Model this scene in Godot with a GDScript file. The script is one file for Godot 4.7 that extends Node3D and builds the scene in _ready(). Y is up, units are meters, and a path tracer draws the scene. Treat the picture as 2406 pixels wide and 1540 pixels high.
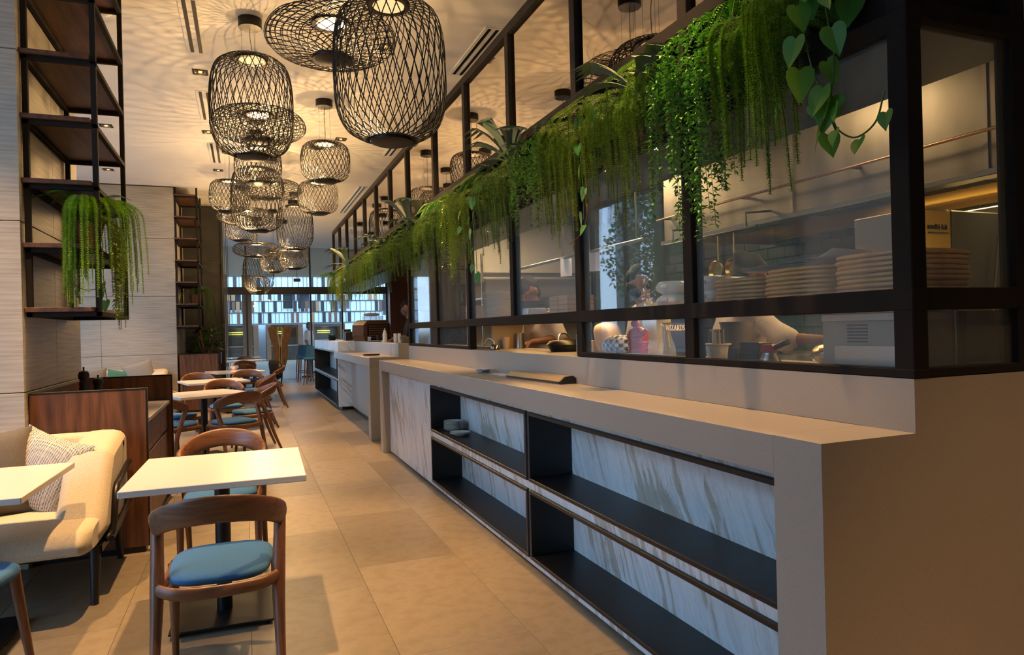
extends Node3D
# A restaurant hall: a long stone bar with a glazed kitchen screen on the right, tables and sofas on the left, wire pendants overhead.

const CEIL := 4.13
var rng := RandomNumberGenerator.new()
var M := {}
var taken := {}
var cache := {}


func _ready() -> void:
	rng.seed = 7
	var cam := Camera3D.new()
	cam.name = "camera"
	cam.fov = rad_to_deg(2.0 * atan(770.0 / 1598.0))
	cam.near = 0.05
	cam.far = 400.0
	add_child(cam)
	cam.transform = Transform3D(Basis(Vector3.UP, deg_to_rad(-21.42)) * Basis(Vector3.RIGHT, deg_to_rad(0.04)) * Basis(Vector3.BACK, deg_to_rad(-1.45)), Vector3(0, 1.4, 0))
	var env := Environment.new()
	env.background_mode = Environment.BG_SKY
	var sky := Sky.new()
	var sm := ProceduralSkyMaterial.new()
	sm.sky_top_color = Color(0.62, 0.8, 1.0)
	sm.sky_horizon_color = Color(0.76, 0.89, 1.0)
	sm.ground_horizon_color = Color(0.62, 0.66, 0.68)
	sm.ground_bottom_color = Color(0.4, 0.42, 0.42)
	sm.sky_energy_multiplier = SKY_ENERGY
	sm.ground_energy_multiplier = 0.5 * SKY_ENERGY
	sky.sky_material = sm
	env.sky = sky
	env.tonemap_mode = Environment.TONE_MAPPER_LINEAR
	env.tonemap_exposure = 0.95
	env.sdfgi_enabled = true
	env.ssao_enabled = true
	env.ssil_enabled = true
	var we := WorldEnvironment.new()
	we.name = "world_environment"
	we.environment = env
	add_child(we)
	materials()
	setting()
	outdoors()
	screen()
	bar()
	second_bar()
	left_units()
	lamps()
	ceiling_fittings()
	furniture()
	plants()
	kitchen()
	small_things()
	people()


const SKY_ENERGY := 2.4
const PENDANT := 1.05
const DOWN := 15.0


# ---------------------------------------------------------------- meshes
class G:
	var v := PackedVector3Array()
	var n := PackedVector3Array()
	var uv := PackedVector2Array()
	var c := PackedColorArray()
	var ix := PackedInt32Array()
	var tint := Color.WHITE
	var use_c := false

	func vert(p: Vector3, nn: Vector3, t := Vector2.ZERO) -> int:
		v.append(p)
		n.append(nn)
		uv.append(t)
		if use_c:
			c.append(tint)
		return v.size() - 1

	func tri(a: int, b: int, d: int) -> void:
		# front faces run clockwise: turn the triangle so that it faces along its normals
		var g := (v[d] - v[a]).cross(v[b] - v[a])
		if g.dot(n[a] + n[b] + n[d]) < 0.0:
			ix.append(a); ix.append(d); ix.append(b)
		else:
			ix.append(a); ix.append(b); ix.append(d)

	func quad(a: Vector3, b: Vector3, d: Vector3, e: Vector3, nn: Vector3, ua := Vector2(0, 0), ub := Vector2(1, 0), ud := Vector2(1, 1), ue := Vector2(0, 1)) -> void:
		var i := vert(a, nn, ua)
		vert(b, nn, ub); vert(d, nn, ud); vert(e, nn, ue)
		tri(i, i + 1, i + 2)
		tri(i, i + 2, i + 3)

	func flat(pts: Array, nn: Vector3) -> void:
		var i := v.size()
		for p in pts:
			vert(p, nn)
		for k in range(1, pts.size() - 1):
			tri(i, i + k, i + k + 1)

	func box(lo: Vector3, hi: Vector3, bev := 0.0) -> void:
		obox(Transform3D(Basis(), (lo + hi) / 2.0), hi - lo, bev)

	func obox(t: Transform3D, size: Vector3, bev := 0.0) -> void:
		var h := size / 2.0
		bev = minf(bev, minf(h.x, minf(h.y, h.z)) * 0.45)
		var ax := [Vector3.RIGHT, Vector3.UP, Vector3.BACK]
		var hh := [h.x, h.y, h.z]
		for k in 3:
			var u: Vector3 = ax[(k + 1) % 3]
			var w: Vector3 = ax[(k + 2) % 3]
			var hu: float = hh[(k + 1) % 3] - bev
			var hw: float = hh[(k + 2) % 3] - bev
			for s in [-1.0, 1.0]:
				var nn: Vector3 = ax[k] * s
				var o: Vector3 = nn * hh[k]
				var q := [o - u * hu - w * hw, o + u * hu - w * hw, o + u * hu + w * hw, o - u * hu + w * hw]
				quad(t * q[0], t * q[1], t * q[2], t * q[3], (t.basis * nn).normalized())
		if bev <= 0.0:
			return
		for k in 3:
			var a: Vector3 = ax[k]
			var u: Vector3 = ax[(k + 1) % 3]
			var w: Vector3 = ax[(k + 2) % 3]
			var ha: float = hh[k] - bev
			var hu: float = hh[(k + 1) % 3]
			var hw: float = hh[(k + 2) % 3]
			for su in [-1.0, 1.0]:
				for sw in [-1.0, 1.0]:
					var p1: Vector3 = u * su * hu + w * sw * (hw - bev)
					var p2: Vector3 = u * su * (hu - bev) + w * sw * hw
					quad(t * (p1 - a * ha), t * (p1 + a * ha), t * (p2 + a * ha), t * (p2 - a * ha), (t.basis * (u * su + w * sw)).normalized())
		for sx in [-1.0, 1.0]:
			for sy in [-1.0, 1.0]:
				for sz in [-1.0, 1.0]:
					var s := Vector3(sx, sy, sz)
					var p := s * h
					flat([t * (p - Vector3(0, sy, sz) * bev), t * (p - Vector3(sx, 0, sz) * bev), t * (p - Vector3(sx, sy, 0) * bev)], (t.basis * s).normalized())

	# rings of points, each a closed loop with the same count; smooth
	func loft(rings: Array, caps := true, closed := true) -> void:
		var m: int = rings[0].size()
		var k: int = rings.size()
		var base := v.size()
		var nn := PackedVector3Array()
		nn.resize(m * k)
		var all := Vector3.ZERO
		for r in rings:
			for p in r:
				all += p
		all /= m * k
		var vol := 0.0
		for i in k - 1:
			for j in (m if closed else m - 1):
				var j2 := (j + 1) % m
				var a: Vector3 = rings[i][j]
				var b: Vector3 = rings[i][j2]
				var d: Vector3 = rings[i + 1][j2]
				var e: Vector3 = rings[i + 1][j]
				var f := (d - a).cross(e - b)
				var mid := (a + b + d + e) / 4.0
				vol += f.dot(mid - all)
				nn[i * m + j] += f
				nn[i * m + j2] += f
				nn[(i + 1) * m + j] += f
				nn[(i + 1) * m + j2] += f
		if closed:
			# a thin long tube can fool the volume about its middle: ask each ring instead
			var around := 0.0
			for i in k:
				var c := Vector3.ZERO
				for p in rings[i]:
					c += p
				c /= m
				for j in m:
					around += nn[i * m + j].dot(rings[i][j] - c)
			if absf(around) > absf(vol) * 0.05:
				vol = around
			if vol < 0.0:
				for i in nn.size():
					nn[i] = -nn[i]
		var len := 0.0
		for i in k:
			if i > 0:
				len += (rings[i][0] - rings[i - 1][0]).length()
			for j in m:
				vert(rings[i][j], nn[i * m + j].normalized(), Vector2(float(j) / m, len))
		for i in k - 1:
			for j in (m if closed else m - 1):
				var j2 := (j + 1) % m
				tri(base + i * m + j, base + i * m + j2, base + (i + 1) * m + j2)
				tri(base + i * m + j, base + (i + 1) * m + j2, base + (i + 1) * m + j)
		if caps:
			for e in [0, k - 1]:
				var mid := Vector3.ZERO
				for p in rings[e]:
					mid += p
				mid /= m
				var other := Vector3.ZERO
				for p in rings[1 if e == 0 else k - 2]:
					other += p
				var f := (mid - other / m).normalized()
				if f == Vector3.ZERO:
					f = Vector3.UP
				var i0 := vert(mid, f)
				for j in m:
					vert(rings[e][j], f)
				for j in m:
					tri(i0, i0 + 1 + j, i0 + 1 + (j + 1) % m)

	func tube(pts: Array, radii, sides := 8, caps := true, flatten := 1.0, up := Vector3.UP) -> void:
		var rings := []
		var frame := Vector3.ZERO
		for i in pts.size():
			var d: Vector3 = (pts[mini(i + 1, pts.size() - 1)] - pts[maxi(i - 1, 0)]).normalized()
			if frame == Vector3.ZERO:
				frame = d.cross(up)
				if frame.length() < 0.01:
					frame = d.cross(Vector3.RIGHT)
			frame = (frame - d * frame.dot(d)).normalized()
			var w := d.cross(frame)
			var r: float = radii[i] if radii is Array else radii
			var ring := PackedVector3Array()
			for j in sides:
				var a := TAU * j / sides
				ring.append(pts[i] + frame * cos(a) * r + w * sin(a) * r * flatten)
			rings.append(ring)
		loft(rings, caps)

	# profile of Vector2(radius, height); corners sharper than 35 degrees stay sharp
	func lathe(prof: Array, segs := 24, at := Vector3.ZERO, basis := Basis()) -> void:
		for k in prof.size() - 1:
			var p: Vector2 = prof[k]
			var q: Vector2 = prof[k + 1]
			var d := q - p
			if d.length() < 1e-6:
				continue
			var own := Vector2(d.y, -d.x).normalized()
			var na := own
			var nb := own
			if k > 0:
				var e: Vector2 = (p - prof[k - 1])
				if e.length() > 1e-6 and absf(e.angle_to(d)) < 0.75:
					na = (own + Vector2(e.y, -e.x).normalized()).normalized()
			if k < prof.size() - 2:
				var e: Vector2 = (prof[k + 2] - q)
				if e.length() > 1e-6 and absf(d.angle_to(e)) < 0.75:
					nb = (own + Vector2(e.y, -e.x).normalized()).normalized()
			var base := v.size()
			for j in segs + 1:
				var a := TAU * j / segs
				var o := Vector3(cos(a), 0, sin(a))
				vert(at + basis * (o * p.x + Vector3(0, p.y, 0)), (basis * (o * na.x + Vector3(0, na.y, 0))).normalized(), Vector2(float(j) / segs, p.y))
				vert(at + basis * (o * q.x + Vector3(0, q.y, 0)), (basis * (o * nb.x + Vector3(0, nb.y, 0))).normalized(), Vector2(float(j) / segs, q.y))
			for j in segs:
				var b := base + j * 2
				if p.x > 1e-5:
					ix.append(b); ix.append(b + 2); ix.append(b + 1)
					fix()
				if q.x > 1e-5:
					ix.append(b + 2); ix.append(b + 3); ix.append(b + 1)
					fix()

	func fix() -> void:
		var s := ix.size()
		var a := ix[s - 3]
		var b := ix[s - 2]
		var d := ix[s - 1]
		if (v[d] - v[a]).cross(v[b] - v[a]).dot(n[a] + n[b] + n[d]) < 0.0:
			ix[s - 2] = d
			ix[s - 1] = b

	# grid of points rows[i][j]; thickness 0; normals smooth
	func sheet(rows: Array, uvs := true) -> void:
		var k := rows.size()
		var m: int = rows[0].size()
		var base := v.size()
		for i in k:
			for j in m:
				var a: Vector3 = rows[i][mini(j + 1, m - 1)] - rows[i][maxi(j - 1, 0)]
				var b: Vector3 = rows[mini(i + 1, k - 1)][j] - rows[maxi(i - 1, 0)][j]
				vert(rows[i][j], b.cross(a).normalized(), Vector2(float(j) / (m - 1), float(i) / (k - 1)))
		for i in k - 1:
			for j in m - 1:
				tri(base + i * m + j, base + i * m + j + 1, base + (i + 1) * m + j + 1)
				tri(base + i * m + j, base + (i + 1) * m + j + 1, base + (i + 1) * m + j)

	# a prism: outline (Vector2 list, counter-clockwise or not) pushed from z0 to z1 in t
	func prism(outline: Array, z0: float, z1: float, t := Transform3D()) -> void:
		var poly := PackedVector2Array(outline)
		var idx := Geometry2D.triangulate_polygon(poly)
		for s in [0, 1]:
			var z := z1 if s == 1 else z0
			var nn := (t.basis * Vector3(0, 0, 1.0 if (z1 > z0) == (s == 1) else -1.0)).normalized()
			var b := v.size()
			for p in outline:
				vert(t * Vector3(p.x, p.y, z), nn)
			for k in range(0, idx.size(), 3):
				tri(b + idx[k], b + idx[k + 1], b + idx[k + 2])
		var area := 0.0
		for k in outline.size():
			area += outline[k].cross(outline[(k + 1) % outline.size()])
		for k in outline.size():
			var p: Vector2 = outline[k]
			var q: Vector2 = outline[(k + 1) % outline.size()]
			var d := (q - p).normalized()
			var o := Vector2(d.y, -d.x) * signf(area)
			quad(t * Vector3(p.x, p.y, z0), t * Vector3(q.x, q.y, z0), t * Vector3(q.x, q.y, z1), t * Vector3(p.x, p.y, z1), (t.basis * Vector3(o.x, o.y, 0)).normalized())

	# a pillow or padded block: superellipsoid
	func pad(t: Transform3D, half: Vector3, e1 := 0.35, e2 := 0.35, nu := 20, nv := 12) -> void:
		var rings := []
		for i in nv + 1:
			var a := -PI / 2 + PI * i / nv
			var ring := PackedVector3Array()
			for j in nu:
				var b := TAU * j / nu
				var ca := signf(cos(a)) * pow(absf(cos(a)), e1)
				ring.append(t * Vector3(half.x * ca * signf(cos(b)) * pow(absf(cos(b)), e2), half.y * signf(sin(a)) * pow(absf(sin(a)), e1), half.z * ca * signf(sin(b)) * pow(absf(sin(b)), e2)))
			rings.append(ring)
		loft(rings, false)

	func ball(at: Vector3, r: float, segs := 12) -> void:
		pad(Transform3D(Basis(), at), Vector3(r, r, r), 1.0, 1.0, segs, segs / 2 + 1)

	func mesh() -> ArrayMesh:
		var arr := []
		arr.resize(Mesh.ARRAY_MAX)
		arr[Mesh.ARRAY_VERTEX] = v
		arr[Mesh.ARRAY_NORMAL] = n
		arr[Mesh.ARRAY_TEX_UV] = uv
		if use_c:
			arr[Mesh.ARRAY_COLOR] = c
		arr[Mesh.ARRAY_INDEX] = ix
		var m := ArrayMesh.new()
		m.add_surface_from_arrays(Mesh.PRIMITIVE_TRIANGLES, arr)
		return m


# ---------------------------------------------------------------- nodes
func numbered(called: String) -> String:
	var k: int = taken.get(called, 0)
	taken[called] = k + 1
	return called if k == 0 else "%s_%03d" % [called, k]


func tag(o: Node3D, label: String, category: String, group := "") -> Node3D:
	o.set_meta("label", label)
	o.set_meta("category", category)
	if group:
		o.set_meta("group", group)
	return o


func thing(called: String, label: String, category: String, at := Vector3.ZERO, turn := 0.0, group := "") -> Node3D:
	var o := Node3D.new()
	o.name = numbered(called)
	add_child(o)
	o.position = at
	o.rotation.y = turn
	tag(o, label, category, group)
	return o


func part(called: String, shape, material: Material, parent: Node3D, at := Vector3.ZERO) -> MeshInstance3D:
	var o := MeshInstance3D.new()
	o.name = called
	o.mesh = shape.mesh() if shape is G else shape
	o.material_override = material
	o.position = at
	parent.add_child(o, true)
	return o


# a thing that is one mesh
func one(called: String, shape, material: Material, label: String, category: String, at := Vector3.ZERO, group := "") -> MeshInstance3D:
	var o := part(numbered(called), shape, material, self, at)
	tag(o, label, category, group)
	return o


func struct(called: String, shape, material: Material) -> MeshInstance3D:
	var o := part(called, shape, material, self)
	o.set_meta("kind", "structure")
	return o


func bx(lo: Vector3, hi: Vector3, bev := 0.0) -> G:
	var g := G.new()
	g.box(lo, hi, bev)
	return g


# a box mesh about its own middle, shared between alike pieces
func boxm(size: Vector3, bev := 0.002) -> ArrayMesh:
	var key := "%s %s" % [size, bev]
	if not cache.has(key):
		var g := G.new()
		g.box(-size / 2.0, size / 2.0, bev)
		cache[key] = g.mesh()
	return cache[key]


func copy(o: Node3D, label: String, at: Vector3, turn := 0.0, group := "") -> Node3D:
	var r: Node3D = o.duplicate()
	r.name = numbered(o.name)
	add_child(r)
	r.position = at
	r.rotation.y = turn
	r.set_meta("label", label)
	if group:
		r.set_meta("group", group)
	return r


func arc(pts: Array, steps := 6) -> Array:
	# Catmull-Rom through the points
	var out := []
	for i in pts.size() - 1:
		var a: Vector3 = pts[maxi(i - 1, 0)]
		var b: Vector3 = pts[i]
		var d: Vector3 = pts[i + 1]
		var e: Vector3 = pts[mini(i + 2, pts.size() - 1)]
		for k in steps:
			out.append(b.cubic_interpolate(d, a, e, float(k) / steps))
	out.append(pts[-1])
	return out


func text(parent: Node3D, words: String, height: float, material: Material, t: Transform3D, depth := 0.004, font_name := "Droid Sans") -> MeshInstance3D:
	var f := SystemFont.new()
	f.font_names = PackedStringArray([font_name])
	var m := TextMesh.new()
	m.font = f
	m.text = words
	m.font_size = 32
	m.pixel_size = height / 24.0
	m.depth = depth
	var o := MeshInstance3D.new()
	o.name = "lettering"
	o.mesh = m
	o.material_override = material
	o.transform = t
	parent.add_child(o, true)
	return o


func facing(at: Vector3, normal: Vector3, up := Vector3.UP) -> Transform3D:
	var z := normal.normalized()
	var x := up.cross(z).normalized()
	return Transform3D(Basis(x, z.cross(x), z), at)


# ---------------------------------------------------------------- materials
func mat(called: String, color: Color, rough := 0.6, metal := 0.0) -> StandardMaterial3D:
	var m := StandardMaterial3D.new()
	m.resource_name = called
	m.albedo_color = color
	m.roughness = rough
	m.metallic = metal
	M[called] = m
	return m


func ramp(stops: Array) -> Gradient:
	var g := Gradient.new()
	var o := PackedFloat32Array()
	var c := PackedColorArray()
	for s in stops:
		o.append(s[0])
		c.append(s[1])
	g.offsets = o
	g.colors = c
	return g


func noise_tex(seed_: int, freq: float, octaves: int, stops: Array, w := 512, h := 512, kind := FastNoiseLite.TYPE_SIMPLEX_SMOOTH) -> NoiseTexture2D:
	var n := FastNoiseLite.new()
	n.seed = seed_
	n.noise_type = kind
	n.frequency = freq
	n.fractal_type = FastNoiseLite.FRACTAL_FBM
	n.fractal_octaves = octaves
	var t := NoiseTexture2D.new()
	t.width = w
	t.height = h
	t.seamless = true
	t.noise = n
	t.color_ramp = ramp(stops)
	return t


func grain(called: String, tex: Texture2D, scale: Vector3, rough: float, world := false, tint := Color.WHITE) -> StandardMaterial3D:
	var m := mat(called, tint, rough)
	m.albedo_texture = tex
	m.uv1_triplanar = true
	m.uv1_world_triplanar = world
	m.uv1_triplanar_sharpness = 8.0
	m.uv1_scale = scale
	return m


func marble_tex(seed_: int, lean: float) -> ImageTexture:
	# white marble with taupe and grey streaks that lean
	var n := FastNoiseLite.new()
	n.seed = seed_
	n.frequency = 0.02
	n.fractal_octaves = 4
	var fine := FastNoiseLite.new()
	fine.seed = seed_ + 5
	fine.frequency = 0.05
	fine.fractal_octaves = 3
	var w := 1024
	var h := 512
	var im := Image.create(w, h, false, Image.FORMAT_RGB8)
	var ca := cos(lean)
	var sa := sin(lean)
	var white := Color(0.87, 0.88, 0.88)
	var grey := Color(0.74, 0.74, 0.73)
	var taupe := Color(0.66, 0.6, 0.51)
	var dark := Color(0.42, 0.36, 0.3)
	for y in h:
		for x in w:
			# the long side of the streaks runs along (sa, ca)
			var along := x * sa + y * ca
			var across := x * ca - y * sa
			var bend := n.get_noise_2d(along * 0.2 + 300.0, across * 0.15) * 16.0
			var q := n.get_noise_2d((across + bend) * 1.9, along * 0.1)
			var r := fine.get_noise_2d((across + bend) * 1.6 + 900.0, along * 0.12)
			var s := fine.get_noise_2d((across + bend) * 3.2 + 200.0, along * 0.16 + 77.0)
			var patch := n.get_noise_2d(across * 0.4 + 1500.0, along * 0.16)
			var c := white.lerp(grey, clampf(0.25 + q * 1.2, 0.0, 1.0) * 0.5)
			c = c.lerp(taupe, clampf((q + patch * 1.1 - 0.3) * 2.6, 0.0, 0.6))
			c = c.lerp(taupe, clampf(1.0 - absf(r - 0.1) * 13.0, 0.0, 1.0) * clampf(patch + 0.55, 0.0, 1.0) * 0.55)
			c = c.lerp(grey, clampf(1.0 - absf(s) * 9.0, 0.0, 1.0) * 0.5)
			c = c.lerp(dark, clampf(1.0 - absf(r + 0.2) * 18.0, 0.0, 1.0) * clampf(patch * 2.2 + 0.1, 0.0, 1.0) * 0.6)
			im.set_pixel(x, y, c)
	return ImageTexture.create_from_image(im)


func materials() -> void:
	# stone with level veins on the pillars
	var vein := noise_tex(11, 0.012, 5, [[0.0, Color(0.535, 0.51, 0.465)], [0.3, Color(0.59, 0.565, 0.52)], [0.55, Color(0.62, 0.6, 0.555)], [0.8, Color(0.65, 0.63, 0.59)], [1.0, Color(0.59, 0.565, 0.52)]], 1024, 1024)
	grain("striated_stone", vein, Vector3(0.13, 4.0, 0.13), 0.55, true)
	var tile := noise_tex(21, 0.009, 7, [[0.0, Color(0.48, 0.44, 0.37)], [0.4, Color(0.52, 0.475, 0.4)], [0.62, Color(0.545, 0.5, 0.425)], [1.0, Color(0.505, 0.46, 0.385)]], 1024, 1024)
	for k in 5:
		var t := 0.94 + 0.03 * k
		var m := grain("floor_tile_%d" % k, tile, Vector3(0.8, 0.9, 0.9), 0.36, false, Color(t, t * 0.995, t * 0.985))
		m.uv1_offset = Vector3(0.37 * k, 0, 0.21 * k)
		m.metallic_specular = 0.45
	mat("grout", Color(0.6, 0.55, 0.46), 0.9)
	mat("ceiling_paint", Color(0.82, 0.815, 0.8), 0.95)
	mat("wall_paint", Color(0.72, 0.7, 0.66), 0.9)
	mat("dark_wall", Color(0.2, 0.2, 0.2), 0.8)
	# composite stone of the bar: sand grey with a fine speck
	var speck := noise_tex(31, 0.35, 2, [[0.0, Color(0.53, 0.5, 0.46)], [0.3, Color(0.62, 0.59, 0.545)], [1.0, Color(0.65, 0.62, 0.575)]], 256, 256)
	var bs := grain("bar_stone", speck, Vector3(2, 2, 2), 0.33, true)
	bs.metallic_specular = 0.5
	var mt := marble_tex(41, -0.45)
	var mb := grain("marble", mt, Vector3(0.42, 0.84, 0.42), 0.25, true)
	mb.metallic_specular = 0.5
	var mb2 := grain("marble_bold", marble_tex(57, 0.8), Vector3(0.5, 1.0, 0.5), 0.3, true)
	mb2.uv1_offset = Vector3(0.3, 0.1, 0.6)
	mat("black_shelf", Color(0.075, 0.075, 0.08), 0.42)
	mat("black_edge", Color(0.09, 0.085, 0.08), 0.35)
	mat("frame_steel", Color(0.125, 0.115, 0.115), 0.8).metallic_specular = 0.25
	mat("black_plastic", Color(0.045, 0.045, 0.05), 0.4)
	mat("black_metal", Color(0.06, 0.058, 0.058), 0.45, 0.3)
	var mirror := mat("mirror_glass", Color(0.74, 0.7, 0.65), 0.015, 1.0)
	mirror.metallic_specular = 0.5
	var glass := mat("clear_glass", Color(0.9, 0.95, 0.93, 0.05), 0.01)
	glass.transparency = BaseMaterial3D.TRANSPARENCY_ALPHA
	glass.metallic_specular = 0.4
	var tinted := mat("tinted_glass", Color(0.55, 0.75, 0.66, 0.1), 0.01)
	tinted.transparency = BaseMaterial3D.TRANSPARENCY_ALPHA
	var cup := mat("cup_glass", Color(0.9, 0.95, 0.97, 0.15), 0.02)
	cup.transparency = BaseMaterial3D.TRANSPARENCY_ALPHA
	# woods
	var wal := noise_tex(61, 0.011, 5, [[0.0, Color(0.24, 0.14, 0.08)], [0.4, Color(0.35, 0.215, 0.125)], [0.6, Color(0.42, 0.27, 0.165)], [1.0, Color(0.28, 0.165, 0.095)]], 512, 512)
	grain("walnut_upright", wal, Vector3(2.4, 0.18, 2.4), 0.42)
	grain("walnut_level", wal, Vector3(0.2, 2.4, 2.4), 0.45)
	grain("shelf_wood", wal, Vector3(2.2, 2.2, 0.25), 0.5, false, Color(0.86, 0.84, 0.82))
	var chair := noise_tex(65, 0.012, 4, [[0.0, Color(0.3, 0.18, 0.1)], [0.45, Color(0.4, 0.255, 0.15)], [0.7, Color(0.46, 0.3, 0.185)], [1.0, Color(0.35, 0.215, 0.12)]], 512, 512)
	grain("chair_wood", chair, Vector3(0.5, 5.0, 5.0), 0.4)
	grain("chair_leg_wood", chair, Vector3(5.0, 0.5, 5.0), 0.4)
	grain("red_wood_wall", noise_tex(67, 0.011, 4, [[0.0, Color(0.2, 0.09, 0.05)], [0.5, Color(0.3, 0.13, 0.07)], [1.0, Color(0.22, 0.1, 0.06)]]), Vector3(2.2, 0.2, 2.2), 0.5)
	grain("slab_wood", noise_tex(69, 0.014, 4, [[0.0, Color(0.3, 0.17, 0.08)], [0.5, Color(0.47, 0.29, 0.13)], [0.8, Color(0.55, 0.36, 0.18)], [1.0, Color(0.36, 0.2, 0.09)]]), Vector3(3.0, 0.5, 3.0), 0.45)
	mat("sapwood", Color(0.72, 0.6, 0.36), 0.5)
	grain("board_wood", noise_tex(71, 0.015, 4, [[0.0, Color(0.6, 0.4, 0.18)], [0.5, Color(0.75, 0.54, 0.27)], [1.0, Color(0.83, 0.64, 0.36)]]), Vector3(0.8, 3.0, 0.8), 0.55)
	mat("dark_wood", Color(0.085, 0.06, 0.045), 0.4)
	# fabrics: a fine weave
	var weave := noise_tex(81, 0.3, 2, [[0.0, Color(0.78, 0.78, 0.78)], [1.0, Color(1, 1, 1)]], 256, 256, FastNoiseLite.TYPE_VALUE)
	for f in [["cream_cloth", Color(0.82, 0.77, 0.66)], ["teal_cloth", Color(0.18, 0.41, 0.6)], ["grey_cloth", Color(0.39, 0.37, 0.35)], ["brown_grey_cloth", Color(0.48, 0.45, 0.41)], ["light_grey_cloth", Color(0.55, 0.53, 0.5)], ["green_cloth", Color(0.24, 0.45, 0.35)], ["white_cloth", Color(0.84, 0.8, 0.76)], ["black_cloth", Color(0.035, 0.035, 0.038)], ["apron_cloth", Color(0.3, 0.25, 0.22)], ["pale_jacket", Color(0.8, 0.72, 0.66)]]:
		var m := grain(f[0], weave, Vector3(5, 5, 5), 0.9, false, f[1])
		m.rim_enabled = true
		m.rim = 0.25
		m.rim_tint = 0.5
	# striped cushion: dark and white dashes in rows
	var im := Image.create(128, 128, false, Image.FORMAT_RGB8)
	for y in 128:
		for x in 128:
			var row := y / 8
			var c := Color(0.8, 0.77, 0.7)
			if y % 8 < 4 and (x / 5 + row * 3) % 3 != 0:
				c = Color(0.2, 0.19, 0.2)
			elif y % 8 >= 5 and (x / 4 + row) % 5 == 0:
				c = Color(0.68, 0.55, 0.42)
			im.set_pixel(x, y, c)
	var sc := mat("dash_cloth", Color.WHITE, 0.95)
	sc.albedo_texture = ImageTexture.create_from_image(im)
	sc.uv1_triplanar = true
	sc.uv1_scale = Vector3(9, 9, 9)
	var ck := Image.create(32, 32, false, Image.FORMAT_RGB8)
	for y in 32:
		for x in 32:
			ck.set_pixel(x, y, Color(0.8, 0.8, 0.78) if (x / 16 + y / 16) % 2 == 0 else Color(0.06, 0.07, 0.12))
	var cm := mat("check_cloth", Color.WHITE, 0.95)
	cm.albedo_texture = ImageTexture.create_from_image(ck)
	cm.uv1_triplanar = true
	cm.uv1_scale = Vector3(22, 22, 22)
	mat("table_top", Color(0.79, 0.76, 0.72), 0.3)
	mat("white_porcelain", Color(0.88, 0.87, 0.83), 0.15)
	mat("grey_porcelain", Color(0.4, 0.4, 0.4), 0.3)
	mat("white_plastic", Color(0.85, 0.85, 0.84), 0.4)
	mat("paper", Color(0.9, 0.9, 0.9), 0.9)
	mat("brown_paper", Color(0.68, 0.55, 0.42), 0.9)
	mat("sand_plastic", Color(0.62, 0.53, 0.4), 0.4)
	mat("yellow_plastic", Color(0.85, 0.68, 0.05), 0.3)
	mat("red_plastic", Color(0.62, 0.04, 0.06), 0.35)
	mat("terracotta", Color(0.42, 0.22, 0.15), 0.8)
	mat("steel", Color(0.62, 0.61, 0.59), 0.3, 1.0)
	var brushed := noise_tex(91, 0.02, 4, [[0.0, Color(0.42, 0.39, 0.34)], [1.0, Color(0.58, 0.54, 0.48)]], 256, 256)
	var hs := grain("hood_steel", brushed, Vector3(0.6, 0.15, 0.6), 0.42, true)
	hs.metallic = 1.0
	mat("galvanised", Color(0.5, 0.47, 0.42), 0.45, 0.7)
	mat("brass_steel", Color(0.72, 0.6, 0.33), 0.3, 1.0)
	mat("chrome", Color(0.8, 0.8, 0.8), 0.08, 1.0)
	mat("copper", Color(0.6, 0.46, 0.34), 0.3, 1.0)
	mat("green_tile", Color(0.05, 0.17, 0.12), 0.25)
	mat("dark_tile", Color(0.05, 0.07, 0.075), 0.2)
	mat("tile_joint", Color(0.12, 0.16, 0.13), 0.9)
	mat("foil", Color(0.75, 0.7, 0.6), 0.25, 1.0)
	mat("skin", Color(0.56, 0.38, 0.29), 0.75)
	mat("skin_tan", Color(0.46, 0.28, 0.19), 0.75)
	mat("hair", Color(0.03, 0.025, 0.022), 0.8)
	mat("asphalt", Color(0.42, 0.42, 0.42), 0.9)
	mat("facade_white", Color(0.84, 0.87, 0.87), 0.8)
	mat("facade_brown", Color(0.4, 0.26, 0.16), 0.7)
	mat("facade_tan", Color(0.6, 0.44, 0.28), 0.7)
	mat("facade_black", Color(0.05, 0.06, 0.07), 0.5)
	mat("window_dark", Color(0.09, 0.14, 0.17), 0.1)
	mat("shop_dark", Color(0.05, 0.06, 0.06), 0.25)
	mat("soffit", Color(0.68, 0.6, 0.5), 0.9)
	mat("outside_column", Color(0.78, 0.78, 0.78), 0.8)
	mat("street_wall", Color(0.42, 0.44, 0.46), 0.8)
	mat("bark", Color(0.4, 0.38, 0.34), 0.9)
	# leaves
	for l in [["leaf_fern", Color(0.12, 0.27, 0.06)], ["leaf_tassel", Color(0.2, 0.36, 0.06)], ["leaf_heart", Color(0.2, 0.46, 0.15)], ["leaf_grey", Color(0.36, 0.43, 0.36)], ["leaf_vine", Color(0.16, 0.33, 0.09)], ["leaf_dark", Color(0.05, 0.13, 0.05)]]:
		var m := mat(l[0], l[1], 0.45)
		m.backlight_enabled = true
		m.backlight = Color(0.35, 0.5, 0.15)
		m.cull_mode = BaseMaterial3D.CULL_DISABLED
	M.leaf_grey.backlight_enabled = false
	M.leaf_grey.roughness = 0.8
	var tf := mat("leaf_tinted", Color.WHITE, 0.5)
	tf.vertex_color_use_as_albedo = true
	tf.backlight_enabled = true
	tf.backlight = Color(0.4, 0.5, 0.2)
	tf.cull_mode = BaseMaterial3D.CULL_DISABLED
	mat("stem_brown", Color(0.42, 0.24, 0.12), 0.7)
	mat("soil", Color(0.05, 0.04, 0.03), 0.95)
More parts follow.
